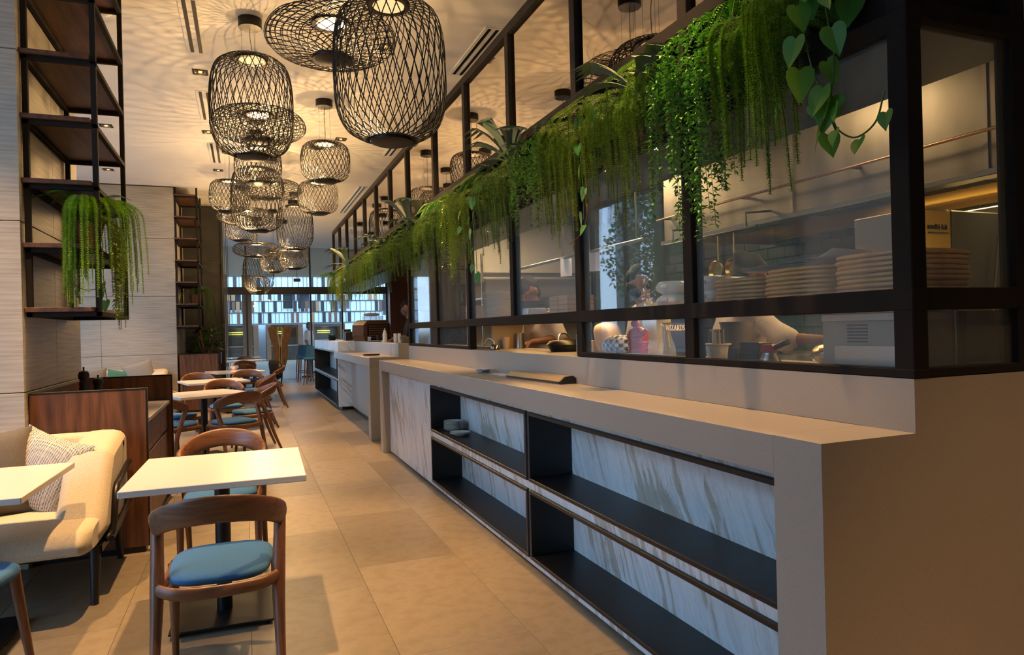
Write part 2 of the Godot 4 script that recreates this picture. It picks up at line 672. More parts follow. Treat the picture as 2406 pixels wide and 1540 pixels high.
	# things that give off light
	for e in [["led_warm", Color(1.0, 0.8, 0.5), 3.0], ["led_white", Color(0.95, 1.0, 0.9), 4.0], ["led_yellow", Color(0.9, 0.9, 0.4), 1.0], ["candle_glow", Color(1.0, 0.5, 0.25), 2.5]]:
		var m := mat(e[0], e[1], 0.5)
		m.emission_enabled = true
		m.emission = e[1]
		m.emission_energy_multiplier = e[2]
	mat("reflector_gold", Color(0.8, 0.68, 0.45), 0.15, 1.0)


# ---------------------------------------------------------------- the room
func panelled(owner: Node3D, x0: float, x1: float, z: float, facing_z: bool, along: Array, heights: Array, s: float) -> void:
	# stone panels with open joints; along = cuts in the other level direction
	for i in along.size() - 1:
		for j in heights.size() - 1:
			var w: float = absf(along[i + 1] - along[i]) - 0.004
			var h: float = heights[j + 1] - heights[j] - 0.006
			var mid := Vector3((along[i] + along[i + 1]) / 2.0, (heights[j] + heights[j + 1]) / 2.0, z + s * 0.012)
			var size := Vector3(w, h, 0.024)
			if not facing_z:
				mid = Vector3(z + s * 0.012, mid.y, mid.x)
				size = Vector3(0.024, h, w)
			part("panel", boxm(size, 0.002), M.striated_stone, owner, mid)


func setting() -> void:
	var fl := struct("floor", bx(Vector3(-3.95, -0.25, -22.6), Vector3(4.6, -0.02, 3.2)), M.grout)
	var tm := boxm(Vector3(0.5938, 0.02, 1.1888), 0.001)
	for i in range(-6, 8):
		var x := -0.005 + 0.595 * (i + 0.5)
		var off := 0.0 if posmod(i, 2) == 1 else 0.87
		for j in range(-2, 20):
			var z := -0.52 - off - 1.19 * (j + 0.5) + 1.19
			if z < -21.9 or z > 2.6:
				continue
			if x > 1.9 and (z < -1.0 and z > -8.0 or z < -8.6):
				continue
			if x > 1.75 and z > -8.0 and z < -2.1:
				continue
			var t := part("tile", tm, M["floor_tile_%d" % rng.randi_range(0, 4)], fl, Vector3(x, -0.01, z))
			if rng.randf() < 0.5:
				t.rotation.y = PI
	struct("ceiling", bx(Vector3(-3.95, CEIL, -22.6), Vector3(4.6, CEIL + 0.2, 3.2)), M.ceiling_paint)
	struct("wall_back", bx(Vector3(-3.95, -0.02, 3.0), Vector3(4.6, CEIL, 3.2)), M.wall_paint)
	struct("wall_right", bx(Vector3(4.4, -0.02, -22.6), Vector3(4.6, CEIL, 3.0)), M.wall_paint)
	struct("wall_left", bx(Vector3(-3.95, -0.02, -0.6), Vector3(-3.75, CEIL, 3.0)), M.wall_paint)
	# near stone pillar that carries the first shelf
	var hs := [0.0, 1.08, 2.13, 3.18, CEIL - 0.003]
	var p1 := struct("wall_pillar", bx(Vector3(-3.95, -0.02, -6.476), Vector3(-1.284, CEIL, -4.974)), M.grout)
	panelled(p1, 0, 0, -4.974, true, [-1.26, -2.06, -2.86, -3.72], hs, 1.0)
	panelled(p1, 0, 0, -1.284, false, [-4.97, -5.73, -6.5], hs, 1.0)
	panelled(p1, 0, 0, -6.476, true, [-1.26, -2.06, -2.86, -3.72], hs, -1.0)
	# far stone wall behind the second sofa
	var p2 := struct("wall_far_stone", bx(Vector3(-3.95, -0.02, -15.6), Vector3(-1.184, CEIL, -13.784)), M.grout)
	panelled(p2, 0, 0, -13.784, true, [-1.16, -2.36, -3.56, -3.74], hs, 1.0)
	panelled(p2, 0, 0, -1.184, false, [-13.78, -14.7, -15.6], hs, 1.0)
	part("shadow_gap", bx(Vector3(-3.75, CEIL - 0.016, -13.772), Vector3(-1.15, CEIL, -13.745)), M.black_edge, p2)
	# dark slatted wall beside the glass at the far end
	var dw := struct("wall_far_dark", bx(Vector3(-1.18, -0.02, -15.75), Vector3(-0.42, CEIL, -15.62)), M.dark_wall)
	for k in 46:
		part("slat", boxm(Vector3(0.74, 0.026, 0.02), 0.003), M.dark_wall, dw, Vector3(-0.8, 2.92 + 0.0255 * k, -15.61))
	# glazing along the left, towards the street
	window_bay("window_1", -3.75, [-0.6, -1.7, -2.8, -3.9, -4.95])
	window_bay("window_2", -3.75, [-6.5, -7.95, -9.4, -10.85, -12.3, -13.78])
	# glass front at the far end, with its side and the doors
	var gf := struct("window_3", bx(Vector3(-0.46, 2.63, -22.46), Vector3(4.4, 2.86, -22.34), 0.004), M.facade_black)
	for x in [-0.44, 0.06, 1.95, 2.92, 4.36]:
		part("mullion", bx(Vector3(x - 0.025, 0, -22.45), Vector3(x + 0.025, CEIL, -22.35), 0.003), M.facade_black, gf)
	for c in [[-0.41, 0.03], [0.09, 1.92], [1.98, 2.89], [2.95, 4.33]]:
		part("pane", bx(Vector3(c[0], 2.86, -22.41), Vector3(c[1], CEIL, -22.395)), M.clear_glass, gf)
	for c in [[-0.41, 0.03], [1.98, 2.89], [2.95, 4.33]]:
		part("pane", bx(Vector3(c[0], 0.0, -22.41), Vector3(c[1], 2.63, -22.395)), M.clear_glass, gf)
	var gs := struct("window_4", bx(Vector3(-0.445, 0.0, -15.62), Vector3(-0.395, CEIL, -15.57), 0.003), M.facade_black)
	for z in [-17.3, -19.0, -20.7]:
		part("mullion", bx(Vector3(-0.432, 0, z - 0.012), Vector3(-0.408, CEIL, z + 0.012), 0.002), M.facade_black, gs)
	for c in [[-15.62, -17.288], [-17.312, -18.988], [-19.012, -20.688], [-20.712, -22.34]]:
		part("pane", bx(Vector3(-0.426, 0.0, c[1]), Vector3(-0.414, CEIL, c[0])), M.tinted_glass, gs)
	door_pull("glass_door", Vector3(0.548, 0, -22.4), 0.0, -1.0, "glass door with a wide slab wood pull, left leaf of the pair")
	door_pull("glass_door", Vector3(1.462, 0, -22.4), 0.0, 1.0, "glass door with a wide slab wood pull, right leaf of the pair")
	# dark red timber wall behind the coffee station
	struct("wall_timber", bx(Vector3(2.62, -0.02, -13.3), Vector3(4.4, 3.3, -13.1), 0.004), M.red_wood_wall)
	struct("wall_kitchen_end", bx(Vector3(2.62, -0.02, -8.25), Vector3(4.4, 2.75, -8.15)), M.wall_paint)
	struct("wall_kitchen_near", bx(Vector3(2.36, -0.02, -1.46), Vector3(4.4, CEIL, -1.36)), M.wall_paint)


func window_bay(called: String, x: float, cuts: Array) -> void:
	var w := struct(called, bx(Vector3(x - 0.06, 0.0, cuts[-1]), Vector3(x + 0.06, 0.08, cuts[0]), 0.004), M.frame_steel)
	part("head", bx(Vector3(x - 0.06, CEIL - 0.12, cuts[-1]), Vector3(x + 0.06, CEIL, cuts[0]), 0.004), M.frame_steel, w)
	for z in cuts:
		var zz := clampf(z, cuts[-1] + 0.03, cuts[0] - 0.03)
		part("mullion", bx(Vector3(x - 0.05, 0.08, zz - 0.03), Vector3(x + 0.05, CEIL - 0.12, zz + 0.03), 0.004), M.frame_steel, w)
	for i in cuts.size() - 1:
		part("pane", bx(Vector3(x - 0.008, 0.08, cuts[i + 1] + 0.05), Vector3(x + 0.008, CEIL - 0.12, cuts[i] - 0.05)), M.clear_glass, w)


func door_pull(called: String, at: Vector3, turn: float, s: float, label: String) -> void:
	# a live-edge slab used as a pull on a glass door
	var t := thing(called, label, "door", at, turn, "glass entrance doors with slab pulls")
	part("pane", bx(Vector3(-0.46, 0.03, -0.008), Vector3(0.46, 2.58, 0.008)), M.clear_glass, t)
	part("floor_hinge", bx(Vector3(s * 0.3 - 0.13, 0.0, -0.03), Vector3(s * 0.3 + 0.13, 0.05, 0.03), 0.004), M.black_metal, t)
	var e := -s
	var out := [Vector2(0.02, 1.62), Vector2(0.2, 1.66), Vector2(0.35, 1.6), Vector2(0.3, 1.3), Vector2(0.22, 1.1), Vector2(0.2, 0.85), Vector2(0.19, 0.6), Vector2(0.14, 0.38), Vector2(0.0, 0.36), Vector2(-0.02, 0.6), Vector2(-0.02, 0.95), Vector2(0.01, 1.25), Vector2(0.05, 1.4)]
	var o2 := []
	for p in out:
		o2.append(Vector2(-e * (p.x - 0.02) + e * 0.43, p.y))
	var g := G.new()
	g.prism(o2, 0.03, 0.075)
	part("slab_pull", g, M.slab_wood, t)
	var sap := []
	for k in [8, 9, 10, 11, 12, 0]:
		sap.append(o2[k])
	for k in [0, 12, 11, 10, 9, 8]:
		sap.append(o2[k] + Vector2(-e * 0.045, 0.0))
	g = G.new()
	g.prism(sap, 0.029, 0.077)
	part("sapwood_edge", g, M.sapwood, t)
	part("fixing", bx(Vector3(e * 0.3 - 0.015, 1.2, 0.0), Vector3(e * 0.3 + 0.015, 1.23, 0.04)), M.black_metal, t)
	part("fixing", bx(Vector3(e * 0.33 - 0.015, 0.6, 0.0), Vector3(e * 0.33 + 0.015, 0.63, 0.04)), M.black_metal, t)


# ---------------------------------------------------------------- beyond the glass
func tree(label: String, at: Vector3, h: float, spread: float, leaves: int, m: Material, group := "street trees outside the left windows") -> void:
	var t := thing("street_tree", label, "tree", at, 0.0, group)
	var g := G.new()
	g.tube([Vector3.ZERO, Vector3(0.05, h * 0.35, 0.02), Vector3(-0.03, h * 0.7, 0)], [0.09, 0.07, 0.04], 8)
	for k in 6:
		var a := TAU * k / 6.0
		g.tube([Vector3(0, h * (0.4 + 0.05 * k), 0), Vector3(cos(a) * spread * 0.6, h * (0.55 + 0.06 * k), sin(a) * spread * 0.6)], [0.03, 0.01], 5)
	part("trunk", g, M.bark, t)
	g = G.new()
	for k in leaves:
		var a := rng.randf() * TAU
		var y := rng.randf()
		var r := spread * sqrt(rng.randf()) * (0.45 + 0.8 * sin(PI * clampf(y, 0.05, 0.95)))
		var p := Vector3(cos(a) * r, h * (0.34 + 0.7 * y), sin(a) * r)
		var d := Vector3(rng.randfn(), rng.randfn(), rng.randfn()).normalized() * rng.randf_range(0.07, 0.16)
		var u := d.cross(Vector3(rng.randfn(), rng.randfn(), rng.randfn())).normalized() * 0.035
		var nn := d.cross(u).normalized()
		g.flat([p, p + d * 0.5 + u, p + d, p + d * 0.5 - u], nn)
	var f := part("foliage", g, m, t)
	f.set_meta("kind", "stuff")


func outdoors() -> void:
	var gr := struct("floor_outdoor", bx(Vector3(-60, -0.3, -60), Vector3(30, -0.26, 20)), M.asphalt)
	gr.set_meta("kind", "structure")
	struct("floor_terrace", bx(Vector3(-0.9, -0.26, -40), Vector3(14, -0.02, -22.6)), M.floor_tile_2)
	struct("floor_pavement", bx(Vector3(-7.5, -0.26, -60), Vector3(-3.95, -0.04, 6)), M.outside_column)
	struct("trim_soffit", bx(Vector3(-6, CEIL, -34), Vector3(16, CEIL + 0.25, -22.6)), M.soffit)
	for x in [-0.1, 9.0]:
		struct("trim_post_%d" % int(x + 1), bx(Vector3(x, 0, -33.6), Vector3(x + 0.4, CEIL, -33.2), 0.01), M.facade_brown)
	# the building across the court: storeys of framed panels over a row of food stalls
	var b := thing("panelled_building", "white building with black, brown and tan upright panels seen through the glass", "building", Vector3(0, 0, -40))
	part("wall", bx(Vector3(-6, 0, -0.4), Vector3(16, 9, 0.0)), M.facade_white, b)
	var rows := [1.98, 2.6, 3.23, 3.88, 4.6]
	for k in rows.size():
		part("level_bar", boxm(Vector3(22, 0.028, 0.06), 0.0), M.facade_black, b, Vector3(5, rows[k], 0.03))
	var r2 := RandomNumberGenerator.new()
	r2.seed = 5
	for k in 4:
		var x := -5.6
		while x < 14.0:
			var w := r2.randf_range(0.16, 0.34)
			var h: float = rows[k + 1] - rows[k] - 0.06
			var roll := r2.randf()
			var y: float = (rows[k] + rows[k + 1]) / 2.0
			if roll < 0.17:
				part("tan_panel", boxm(Vector3(0.19, snappedf(h, 0.01), 0.02), 0.0), M.facade_tan, b, Vector3(x, y, 0.045))
			elif roll < 0.36:
				part("black_panel", boxm(Vector3(0.18, snappedf(h, 0.01), 0.02), 0.0), M.facade_black, b, Vector3(x, y, 0.045))
			elif roll < 0.46:
				part("brown_panel", boxm(Vector3(0.15, snappedf(h, 0.01), 0.02), 0.0), M.facade_brown, b, Vector3(x, y, 0.045))
			else:
				part("upright_bar", boxm(Vector3(0.022, snappedf(h, 0.01), 0.02), 0.0), M.facade_black, b, Vector3(x, y, 0.03))
			x += w
	for wn in [[-0.85, 2.7, 0.72, 0.95], [1.95, 2.75, 0.62, 0.9], [2.75, 2.75, 0.72, 0.9], [7.5, 2.3, 0.7, 1.0], [5.0, 2.7, 0.7, 0.9]]:
		var f := part("window", bx(Vector3(wn[0], wn[1], 0.0), Vector3(wn[0] + wn[2], wn[1] + wn[3], 0.03)), M.facade_white, b)
		part("glazing", bx(Vector3(wn[0] + 0.05, wn[1] + 0.05, 0.028), Vector3(wn[0] + wn[2] - 0.05, wn[1] + wn[3] - 0.05, 0.036)), M.window_dark, f)
	var names := ["food stall with dark brown frame and glass counter left of the entrance doors", "food stall with dark brown frame right behind the slab door pulls", "food stall with dark brown frame beside the bar stools"]
	var xs := [-1.2, 1.05, 3.28]
	for k in 3:
		var s := thing("food_stall", names[k], "stall", Vector3(xs[k], 0, -38.6), 0.0, "food stalls across the court")
		part("back_wall", bx(Vector3(0, 0, -1.3), Vector3(1.85, 1.9, -1.2)), M.shop_dark, s)
		part("side_wall", bx(Vector3(0, 0, -1.2), Vector3(0.22, 1.9, 0.3), 0.01), M.facade_brown, s)
		part("side_wall", bx(Vector3(1.6, 0, -1.2), Vector3(1.85, 1.9, 0.3), 0.01), M.facade_brown, s)
		part("lintel", bx(Vector3(0.22, 1.72, -1.2), Vector3(1.6, 1.9, 0.3), 0.01), M.shop_dark, s)
		part("counter", bx(Vector3(0.22, 0, -0.4), Vector3(1.6, 0.75, 0.15), 0.01), M.shop_dark, s)
		part("counter_top", bx(Vector3(0.22, 0.75, -0.45), Vector3(1.6, 0.79, 0.2), 0.005), M.steel, s)
		part("light_tube", bx(Vector3(0.5, 1.5, -1.19), Vector3(1.2, 1.55, -1.15)), M.led_yellow, s)
		part("light_tube", bx(Vector3(0.5, 1.4, -1.19), Vector3(1.2, 1.44, -1.15)), M.led_yellow, s)
		var ol := OmniLight3D.new()
		ol.name = "stall_light"
		ol.light_color = Color(1.0, 0.95, 0.6)
		ol.light_energy = 0.1
		ol.light_size = 0.2
		ol.omni_range = 8.0
		ol.shadow_enabled = true
		s.add_child(ol)
		ol.position = Vector3(0.9, 1.5, -0.8)
	var sign_ := thing("shop_sign", "pale blue sign with the letters KELLO seen behind the far pendants", "sign", Vector3(1.0, 3.55, -24.0))
	part("board", bx(Vector3(-0.4, -0.09, -0.06), Vector3(0.4, 0.13, 0.0), 0.01), M.facade_white, sign_)
	for x in [-0.3, 0.3]:
		part("rod", bx(Vector3(x - 0.01, 0.13, -0.04), Vector3(x + 0.01, CEIL - 3.55, -0.02)), M.facade_black, sign_)
	text(sign_, "KELLO", 0.15, M.facade_black, Transform3D(Basis(), Vector3(0, 0.02, 0.006)), 0.012)
	# what the bar's glass mirrors from the street side: white columns, trees, a hedge of bamboo
	for z in [-9.2, -12.4, -17.0]:
		struct("trim_street_column_%d" % int(-z), bx(Vector3(-6.9, -0.04, z - 0.3), Vector3(-6.4, 7.0, z + 0.3), 0.02), M.outside_column)
	tree("leafy young tree on the pavement outside the left windows", Vector3(-6.0, -0.04, -10.6), 3.8, 0.9, 6000, M.leaf_fern)
	tree("tall slim tree beside the white street column", Vector3(-6.2, -0.04, -14.7), 4.8, 1.2, 6000, M.leaf_vine)
	tree("wide tree across the street", Vector3(-12.5, -0.26, -17.0), 6.0, 2.6, 8000, M.leaf_fern)
	tree("dark tree at the end of the street", Vector3(-15.0, -0.26, -24.0), 6.8, 2.8, 8000, M.leaf_fern)
	tree("low bushy tree by the near street window", Vector3(-8.5, -0.04, -4.0), 3.4, 1.3, 4000, M.leaf_vine)
	var h2 := thing("street_building", "grey building across the street mirrored in the kitchen glass", "building", Vector3(-24, 0, -16))
	part("wall", bx(Vector3(-2, -0.26, -26), Vector3(0, 11, 16), 0.05), M.street_wall, h2)
	for k in 8:
		for j in 3:
			part("window", bx(Vector3(0.0, 1.0 + 3.6 * j, -20 + 4.4 * k), Vector3(0.05, 3.4 + 3.6 * j, -17.4 + 4.4 * k), 0.01), M.window_dark, h2)


# ---------------------------------------------------------------- the screen above the bar
const POSTS := [-1.4425, -2.48, -3.53, -4.58, -5.63, -6.69, -7.92]

func screen() -> void:
	var t := thing("kitchen_screen", "dark steel framed screen over the bar with glass below and mirror panes above", "partition", Vector3(0, 0, 0))
	var far := -15.15
	# posts
	for z in POSTS:
		part("post", bx(Vector3(1.802, 1.43 if z == -4.58 else 1.2235, z - 0.033), Vector3(1.864, 3.53, z + 0.033), 0.003), M.frame_steel, t)
	for k in range(1, 8):
		var z: float = -7.92 - 1.033 * k
		part("post", bx(Vector3(1.802, 2.26, z - 0.033), Vector3(1.864, 3.53, z + 0.033), 0.003), M.frame_steel, t)
	part("post", bx(Vector3(2.27, 1.2235, -1.469), Vector3(2.334, 3.53, -1.412), 0.003), M.frame_steel, t)
	# long rails
	part("rail", bx(Vector3(1.8, 3.52, far), Vector3(1.866, 3.585, -1.407), 0.003), M.frame_steel, t)
	part("rail", bx(Vector3(1.8, 2.675, far), Vector3(1.866, 2.74, -1.407), 0.003), M.frame_steel, t)
	part("rail", bx(Vector3(1.8, 2.25, far), Vector3(1.866, 2.31, -1.407), 0.003), M.frame_steel, t)
	part("rail", bx(Vector3(1.8, 1.422, -7.95), Vector3(1.866, 1.488, -1.407), 0.003), M.frame_steel, t)
	part("rail", bx(Vector3(1.8, 1.2225, -7.95), Vector3(1.866, 1.25, -5.63), 0.003), M.frame_steel, t)
	part("rail", bx(Vector3(1.8, 1.2225, -3.53), Vector3(1.866, 1.25, -1.407), 0.003), M.frame_steel, t)
	for y in [[3.52, 3.585], [2.675, 2.74], [2.28, 2.34], [1.422, 1.488], [1.2225, 1.25]]:
		part("rail", bx(Vector3(1.867, y[0], -1.471), Vector3(2.336, y[1], -1.4095), 0.003), M.frame_steel, t)
	# mirror panes above the trough
	var cuts := []
	for z in POSTS:
		cuts.append(z)
	for k in range(1, 8):
		cuts.append(-7.92 - 1.033 * k)
	for i in cuts.size() - 1:
		part("mirror_pane", bx(Vector3(1.83, 2.74, cuts[i + 1] + 0.033), Vector3(1.838, 3.52, cuts[i] - 0.033)), M.mirror_glass, t)
	part("mirror_pane", bx(Vector3(1.866, 2.74, -1.444), Vector3(2.27, 3.52, -1.436)), M.mirror_glass, t)
	# clear panes below it; the third and fourth lower bays are the open pass
	for i in POSTS.size() - 1:
		part("glass_pane", bx(Vector3(1.828, 1.488, POSTS[i + 1] + 0.033), Vector3(1.838, 2.25, POSTS[i] - 0.033)), M.clear_glass, t)
		if i not in [2, 3]:
			part("glass_pane", bx(Vector3(1.828, 1.25, POSTS[i + 1] + 0.033), Vector3(1.838, 1.422, POSTS[i] - 0.033)), M.clear_glass, t)
	part("glass_pane", bx(Vector3(1.866, 1.488, -1.444), Vector3(2.27, 2.28, -1.436)), M.clear_glass, t)
	part("glass_pane", bx(Vector3(1.866, 1.25, -1.444), Vector3(2.27, 1.422, -1.436)), M.clear_glass, t)
	# the planter trough behind the rails
	part("trough_floor", bx(Vector3(1.866, 2.28, far), Vector3(2.42, 2.31, -1.47)), M.black_edge, t)
	part("trough_back", bx(Vector3(2.39, 2.31, far), Vector3(2.42, 2.74, -1.47)), M.black_edge, t)
	part("trough_top", bx(Vector3(1.866, 2.735, far), Vector3(2.42, 2.755, -1.47)), M.black_edge, t)
	part("trough_soil", bx(Vector3(1.9, 2.31, far), Vector3(2.38, 2.42, -1.47)), M.soil, t)


# ---------------------------------------------------------------- the bar
func bar() -> void:
	var t := thing("bar_counter", "long sand-grey stone bar with marble front and four black framed shelf boxes", "counter", Vector3(0, 0, 0))
	# one stone: top, ends, raised ledge
	part("bar_top", bx(Vector3(1.442, 0.948, -7.95), Vector3(1.8, 1.065, -1.59), 0.0015), M.bar_stone, t)
	var eg := G.new()
	eg.prism([Vector2(1.442, 0.0), Vector2(2.36, 0.0), Vector2(2.36, 1.222), Vector2(1.8, 1.222), Vector2(1.8, 1.065), Vector2(1.442, 1.065)], -1.59, -1.41)
	part("end_panel", eg, M.bar_stone, t)
	part("end_leg", bx(Vector3(1.442, 0.0, -7.95), Vector3(1.8, 0.947, -7.8), 0.003), M.bar_stone, t)
	part("ledge_wall", bx(Vector3(1.8, 1.066, -7.95), Vector3(1.92, 1.222, -1.59)), M.bar_stone, t)
	part("ledge_wall", bx(Vector3(1.92, 0.9, -7.95), Vector3(2.3, 1.2215, -1.59)), M.bar_stone, t)
	part("end_wall", bx(Vector3(1.801, 0.0, -7.95), Vector3(2.3, 1.0655, -7.8)), M.bar_stone, t)
	# marble apron in pieces round the four boxes
	var x0 := 1.527
	var ap := [[-7.8, 0.02, -5.885, 0.947], [-5.885, 0.912, -1.59, 0.947], [-5.885, 0.458, -1.59, 0.506], [-5.885, 0.02, -1.59, 0.054], [-3.682, 0.054, -3.652, 0.458], [-3.682, 0.506, -3.652, 0.912]]
	for a in ap:
		part("marble_panel", bx(Vector3(x0, a[1], a[0]), Vector3(x0 + 0.03, a[3], a[2])), M.marble, t)
	part("toe_kick", bx(Vector3(x0 + 0.035, 0.0, -7.8), Vector3(x0 + 0.06, 0.05, -1.59)), M.black_plastic, t)
	for b in [[-5.885, 0.506, -3.682, 0.912], [-5.885, 0.054, -3.682, 0.458], [-3.652, 0.506, -1.59, 0.912], [-3.652, 0.054, -1.59, 0.458]]:
		var f := G.new()
		var th := 0.022
		var fx := 1.51
		var bk := 1.8
		f.box(Vector3(fx, b[3] - th, b[0]), Vector3(bk, b[3], b[2]), 0.003)
		f.box(Vector3(fx, b[1], b[0]), Vector3(bk, b[1] + th, b[2]), 0.003)
		f.box(Vector3(fx, b[1] + th, b[0]), Vector3(bk, b[3] - th, b[0] + th), 0.003)
		f.box(Vector3(fx, b[1] + th, b[2] - th), Vector3(bk, b[3] - th, b[2]), 0.003)
		var o := part("shelf_box", f, M.black_shelf, t)
		part("back_panel", bx(Vector3(1.785, b[1] + th, b[0] + th), Vector3(1.8, b[3] - th, b[2] - th)), M.marble, o)


func second_bar() -> void:
	var t := thing("coffee_counter", "second stone counter beyond the gap with bold veined marble block and two black shelves", "counter", Vector3(0, 0, 0))
	part("bar_top", bx(Vector3(1.464, 0.948, -12.5), Vector3(1.84, 1.065, -8.74), 0.003), M.bar_stone, t)
	part("end_leg", bx(Vector3(1.464, 0.0, -8.92), Vector3(1.84, 0.947, -8.74), 0.003), M.bar_stone, t)
	part("ledge", bx(Vector3(1.84, 0.0, -12.5), Vector3(2.1, 1.235, -8.74), 0.003), M.bar_stone, t)
	part("front_panel", bx(Vector3(1.77, 0.06, -12.5), Vector3(1.84, 0.947, -8.92)), M.bar_stone, t)
	part("toe_kick", bx(Vector3(1.8, 0.0, -12.5), Vector3(1.84, 0.06, -8.92)), M.black_plastic, t)
	var blk := [[1.54, 1.052, -16.9, 1.236, -12.5], [1.54, 0.06, -12.6, 1.052, -12.5], [1.54, 0.06, -16.9, 1.052, -16.8], [1.54, 0.53, -16.8, 0.56, -12.6]]
	for b in blk:
		part("marble_block", bx(Vector3(b[0], b[1], b[2]), Vector3(2.1, b[3], b[4]), 0.0015), M.marble_bold, t)
	part("marble_block", bx(Vector3(1.88, 0.06, -16.8), Vector3(2.099, 1.052, -12.6)), M.marble_bold, t)
	part("toe_kick", bx(Vector3(1.6, 0.0, -16.85), Vector3(2.0, 0.06, -12.55)), M.black_plastic, t)
	for b in [[0.56, 1.052], [0.062, 0.53]]:
		var f := G.new()
		f.box(Vector3(1.52, b[1] - 0.022, -16.8), Vector3(1.87, b[1], -12.6), 0.002)
		f.box(Vector3(1.52, b[0], -16.8), Vector3(1.87, b[0] + 0.022, -12.6), 0.002)
		f.box(Vector3(1.52, b[0] + 0.022, -16.8), Vector3(1.87, b[1] - 0.022, -16.78), 0.002)
		f.box(Vector3(1.52, b[0] + 0.022, -12.62), Vector3(1.87, b[1] - 0.022, -12.6), 0.002)
		part("shelf_box", f, M.black_shelf, t)


# ---------------------------------------------------------------- units along the left
func hanging_shelf(label: String, x0: float, x1: float, z0: float, z1: float) -> void:
	var t := thing("hanging_shelf", label, "shelf", Vector3.ZERO, 0.0, "steel shelves hung from the ceiling")
	var r := 0.016
	for x in [x0 + r, x1 - r]:
		for z in [z0 - r, z1 + r]:
			part("post", bx(Vector3(x - r, 1.56, z - r), Vector3(x + r, CEIL, z + r), 0.002), M.frame_steel, t)
	var ys := [1.6, 2.0, 2.4, 2.8, 3.2, 3.6, 4.0]
	for y in ys:
		var f := G.new()
		f.box(Vector3(x0, y - 0.058, z0 - 0.03), Vector3(x1, y - 0.028, z0), 0.002)
		f.box(Vector3(x0, y - 0.058, z1), Vector3(x1, y - 0.028, z1 + 0.03), 0.002)
		f.box(Vector3(x0, y - 0.058, z1), Vector3(x0 + 0.03, y - 0.028, z0), 0.002)
		f.box(Vector3(x1 - 0.03, y - 0.058, z1), Vector3(x1, y - 0.028, z0), 0.002)
		part("shelf_frame", f, M.frame_steel, t)
		part("shelf_board", bx(Vector3(x0 - 0.005, y - 0.0275, z1 + 0.02), Vector3(x1 - 0.034, y, z0 + 0.03), 0.002), M.shelf_wood, t)


func waiter_station(label: String, at: Vector3) -> void:
	# local: x from 0 (at the stone) to 0.65 (aisle), z from 0 back to -1.62
	var t := thing("waiter_station", label, "cabinet", at, 0.0, "walnut waiter stations beside the pillars")
	for z in [0.0, -1.62]:
		part("end_panel", bx(Vector3(0, 0.04, z - 0.03), Vector3(0.64, 1.06, z), 0.002), M.walnut_upright, t)
		var e := G.new()
		e.box(Vector3(0, 1.06, z - 0.032), Vector3(0.65, 1.07, z + 0.002), 0.001)
		e.box(Vector3(0.64, 0.04, z - 0.032), Vector3(0.65, 1.06, z + 0.002), 0.001)
		part("edge_strip", e, M.black_edge, t)
	part("plinth", bx(Vector3(0.02, 0, -1.62), Vector3(0.62, 0.04, -0.01)), M.black_plastic, t)
	part("back_panel", bx(Vector3(0, 0.04, -1.62), Vector3(0.02, 1.065, -0.03), 0.001), M.walnut_level, t)
	part("worktop", bx(Vector3(0.02, 0.82, -1.62), Vector3(0.628, 0.85, -0.03), 0.002), M.bar_stone, t)
	part("body", bx(Vector3(0.02, 0.04, -1.62), Vector3(0.585, 0.8, -0.03)), M.dark_wood, t)
	for k in 3:
		var z := -0.03 - 0.53 * k
		part("drawer", bx(Vector3(0.585, 0.6, z - 0.527), Vector3(0.605, 0.8, z - 0.003), 0.002), M.walnut_level, t)
		part("door", bx(Vector3(0.585, 0.05, z - 0.527), Vector3(0.605, 0.585, z - 0.003), 0.002), M.walnut_upright, t)


func left_units() -> void:
	hanging_shelf("tall steel shelf on the near stone pillar with a large fern hanging from it", -1.252, -0.85, -5.0, -6.1)
	hanging_shelf("tall steel shelf on the far stone wall with one small potted fern", -1.155, -0.765, -13.77, -14.85)
	waiter_station("walnut waiter station against the near pillar with two dark mills on top", Vector3(-1.255, 0, -5.01))
	waiter_station("walnut waiter station below the far shelf with big leafy plants", Vector3(-1.13, 0, -13.77))


# ---------------------------------------------------------------- pendants
func cage(prof: Array, n: int, twist: float, r: float) -> ArrayMesh:
	# wires laid both ways round a turned profile
	var g := G.new()
	var m := prof.size()
	for way in [1.0, -1.0]:
		for k in n:
			var pts := []
			for i in m:
				var f := float(i) / (m - 1)
				var a: float = TAU * (k + (0.0 if way > 0 else 0.5)) / n + way * twist * f
				var wob := 1.0 + 0.012 * sin(k * 2.3 + f * 5.0)
				pts.append(Vector3(cos(a) * prof[i].x * wob, prof[i].y, sin(a) * prof[i].x * wob))
			g.tube(pts, r, 3, false)
	return g.mesh()


func curve2(pts: Array, steps: int) -> Array:
	var out := []
	for i in pts.size() - 1:
		for k in steps:
			out.append(pts[i].cubic_interpolate(pts[i + 1], pts[maxi(i - 1, 0)], pts[mini(i + 2, pts.size() - 1)], float(k) / steps))
	out.append(pts[-1])
	return out


var cages := {}

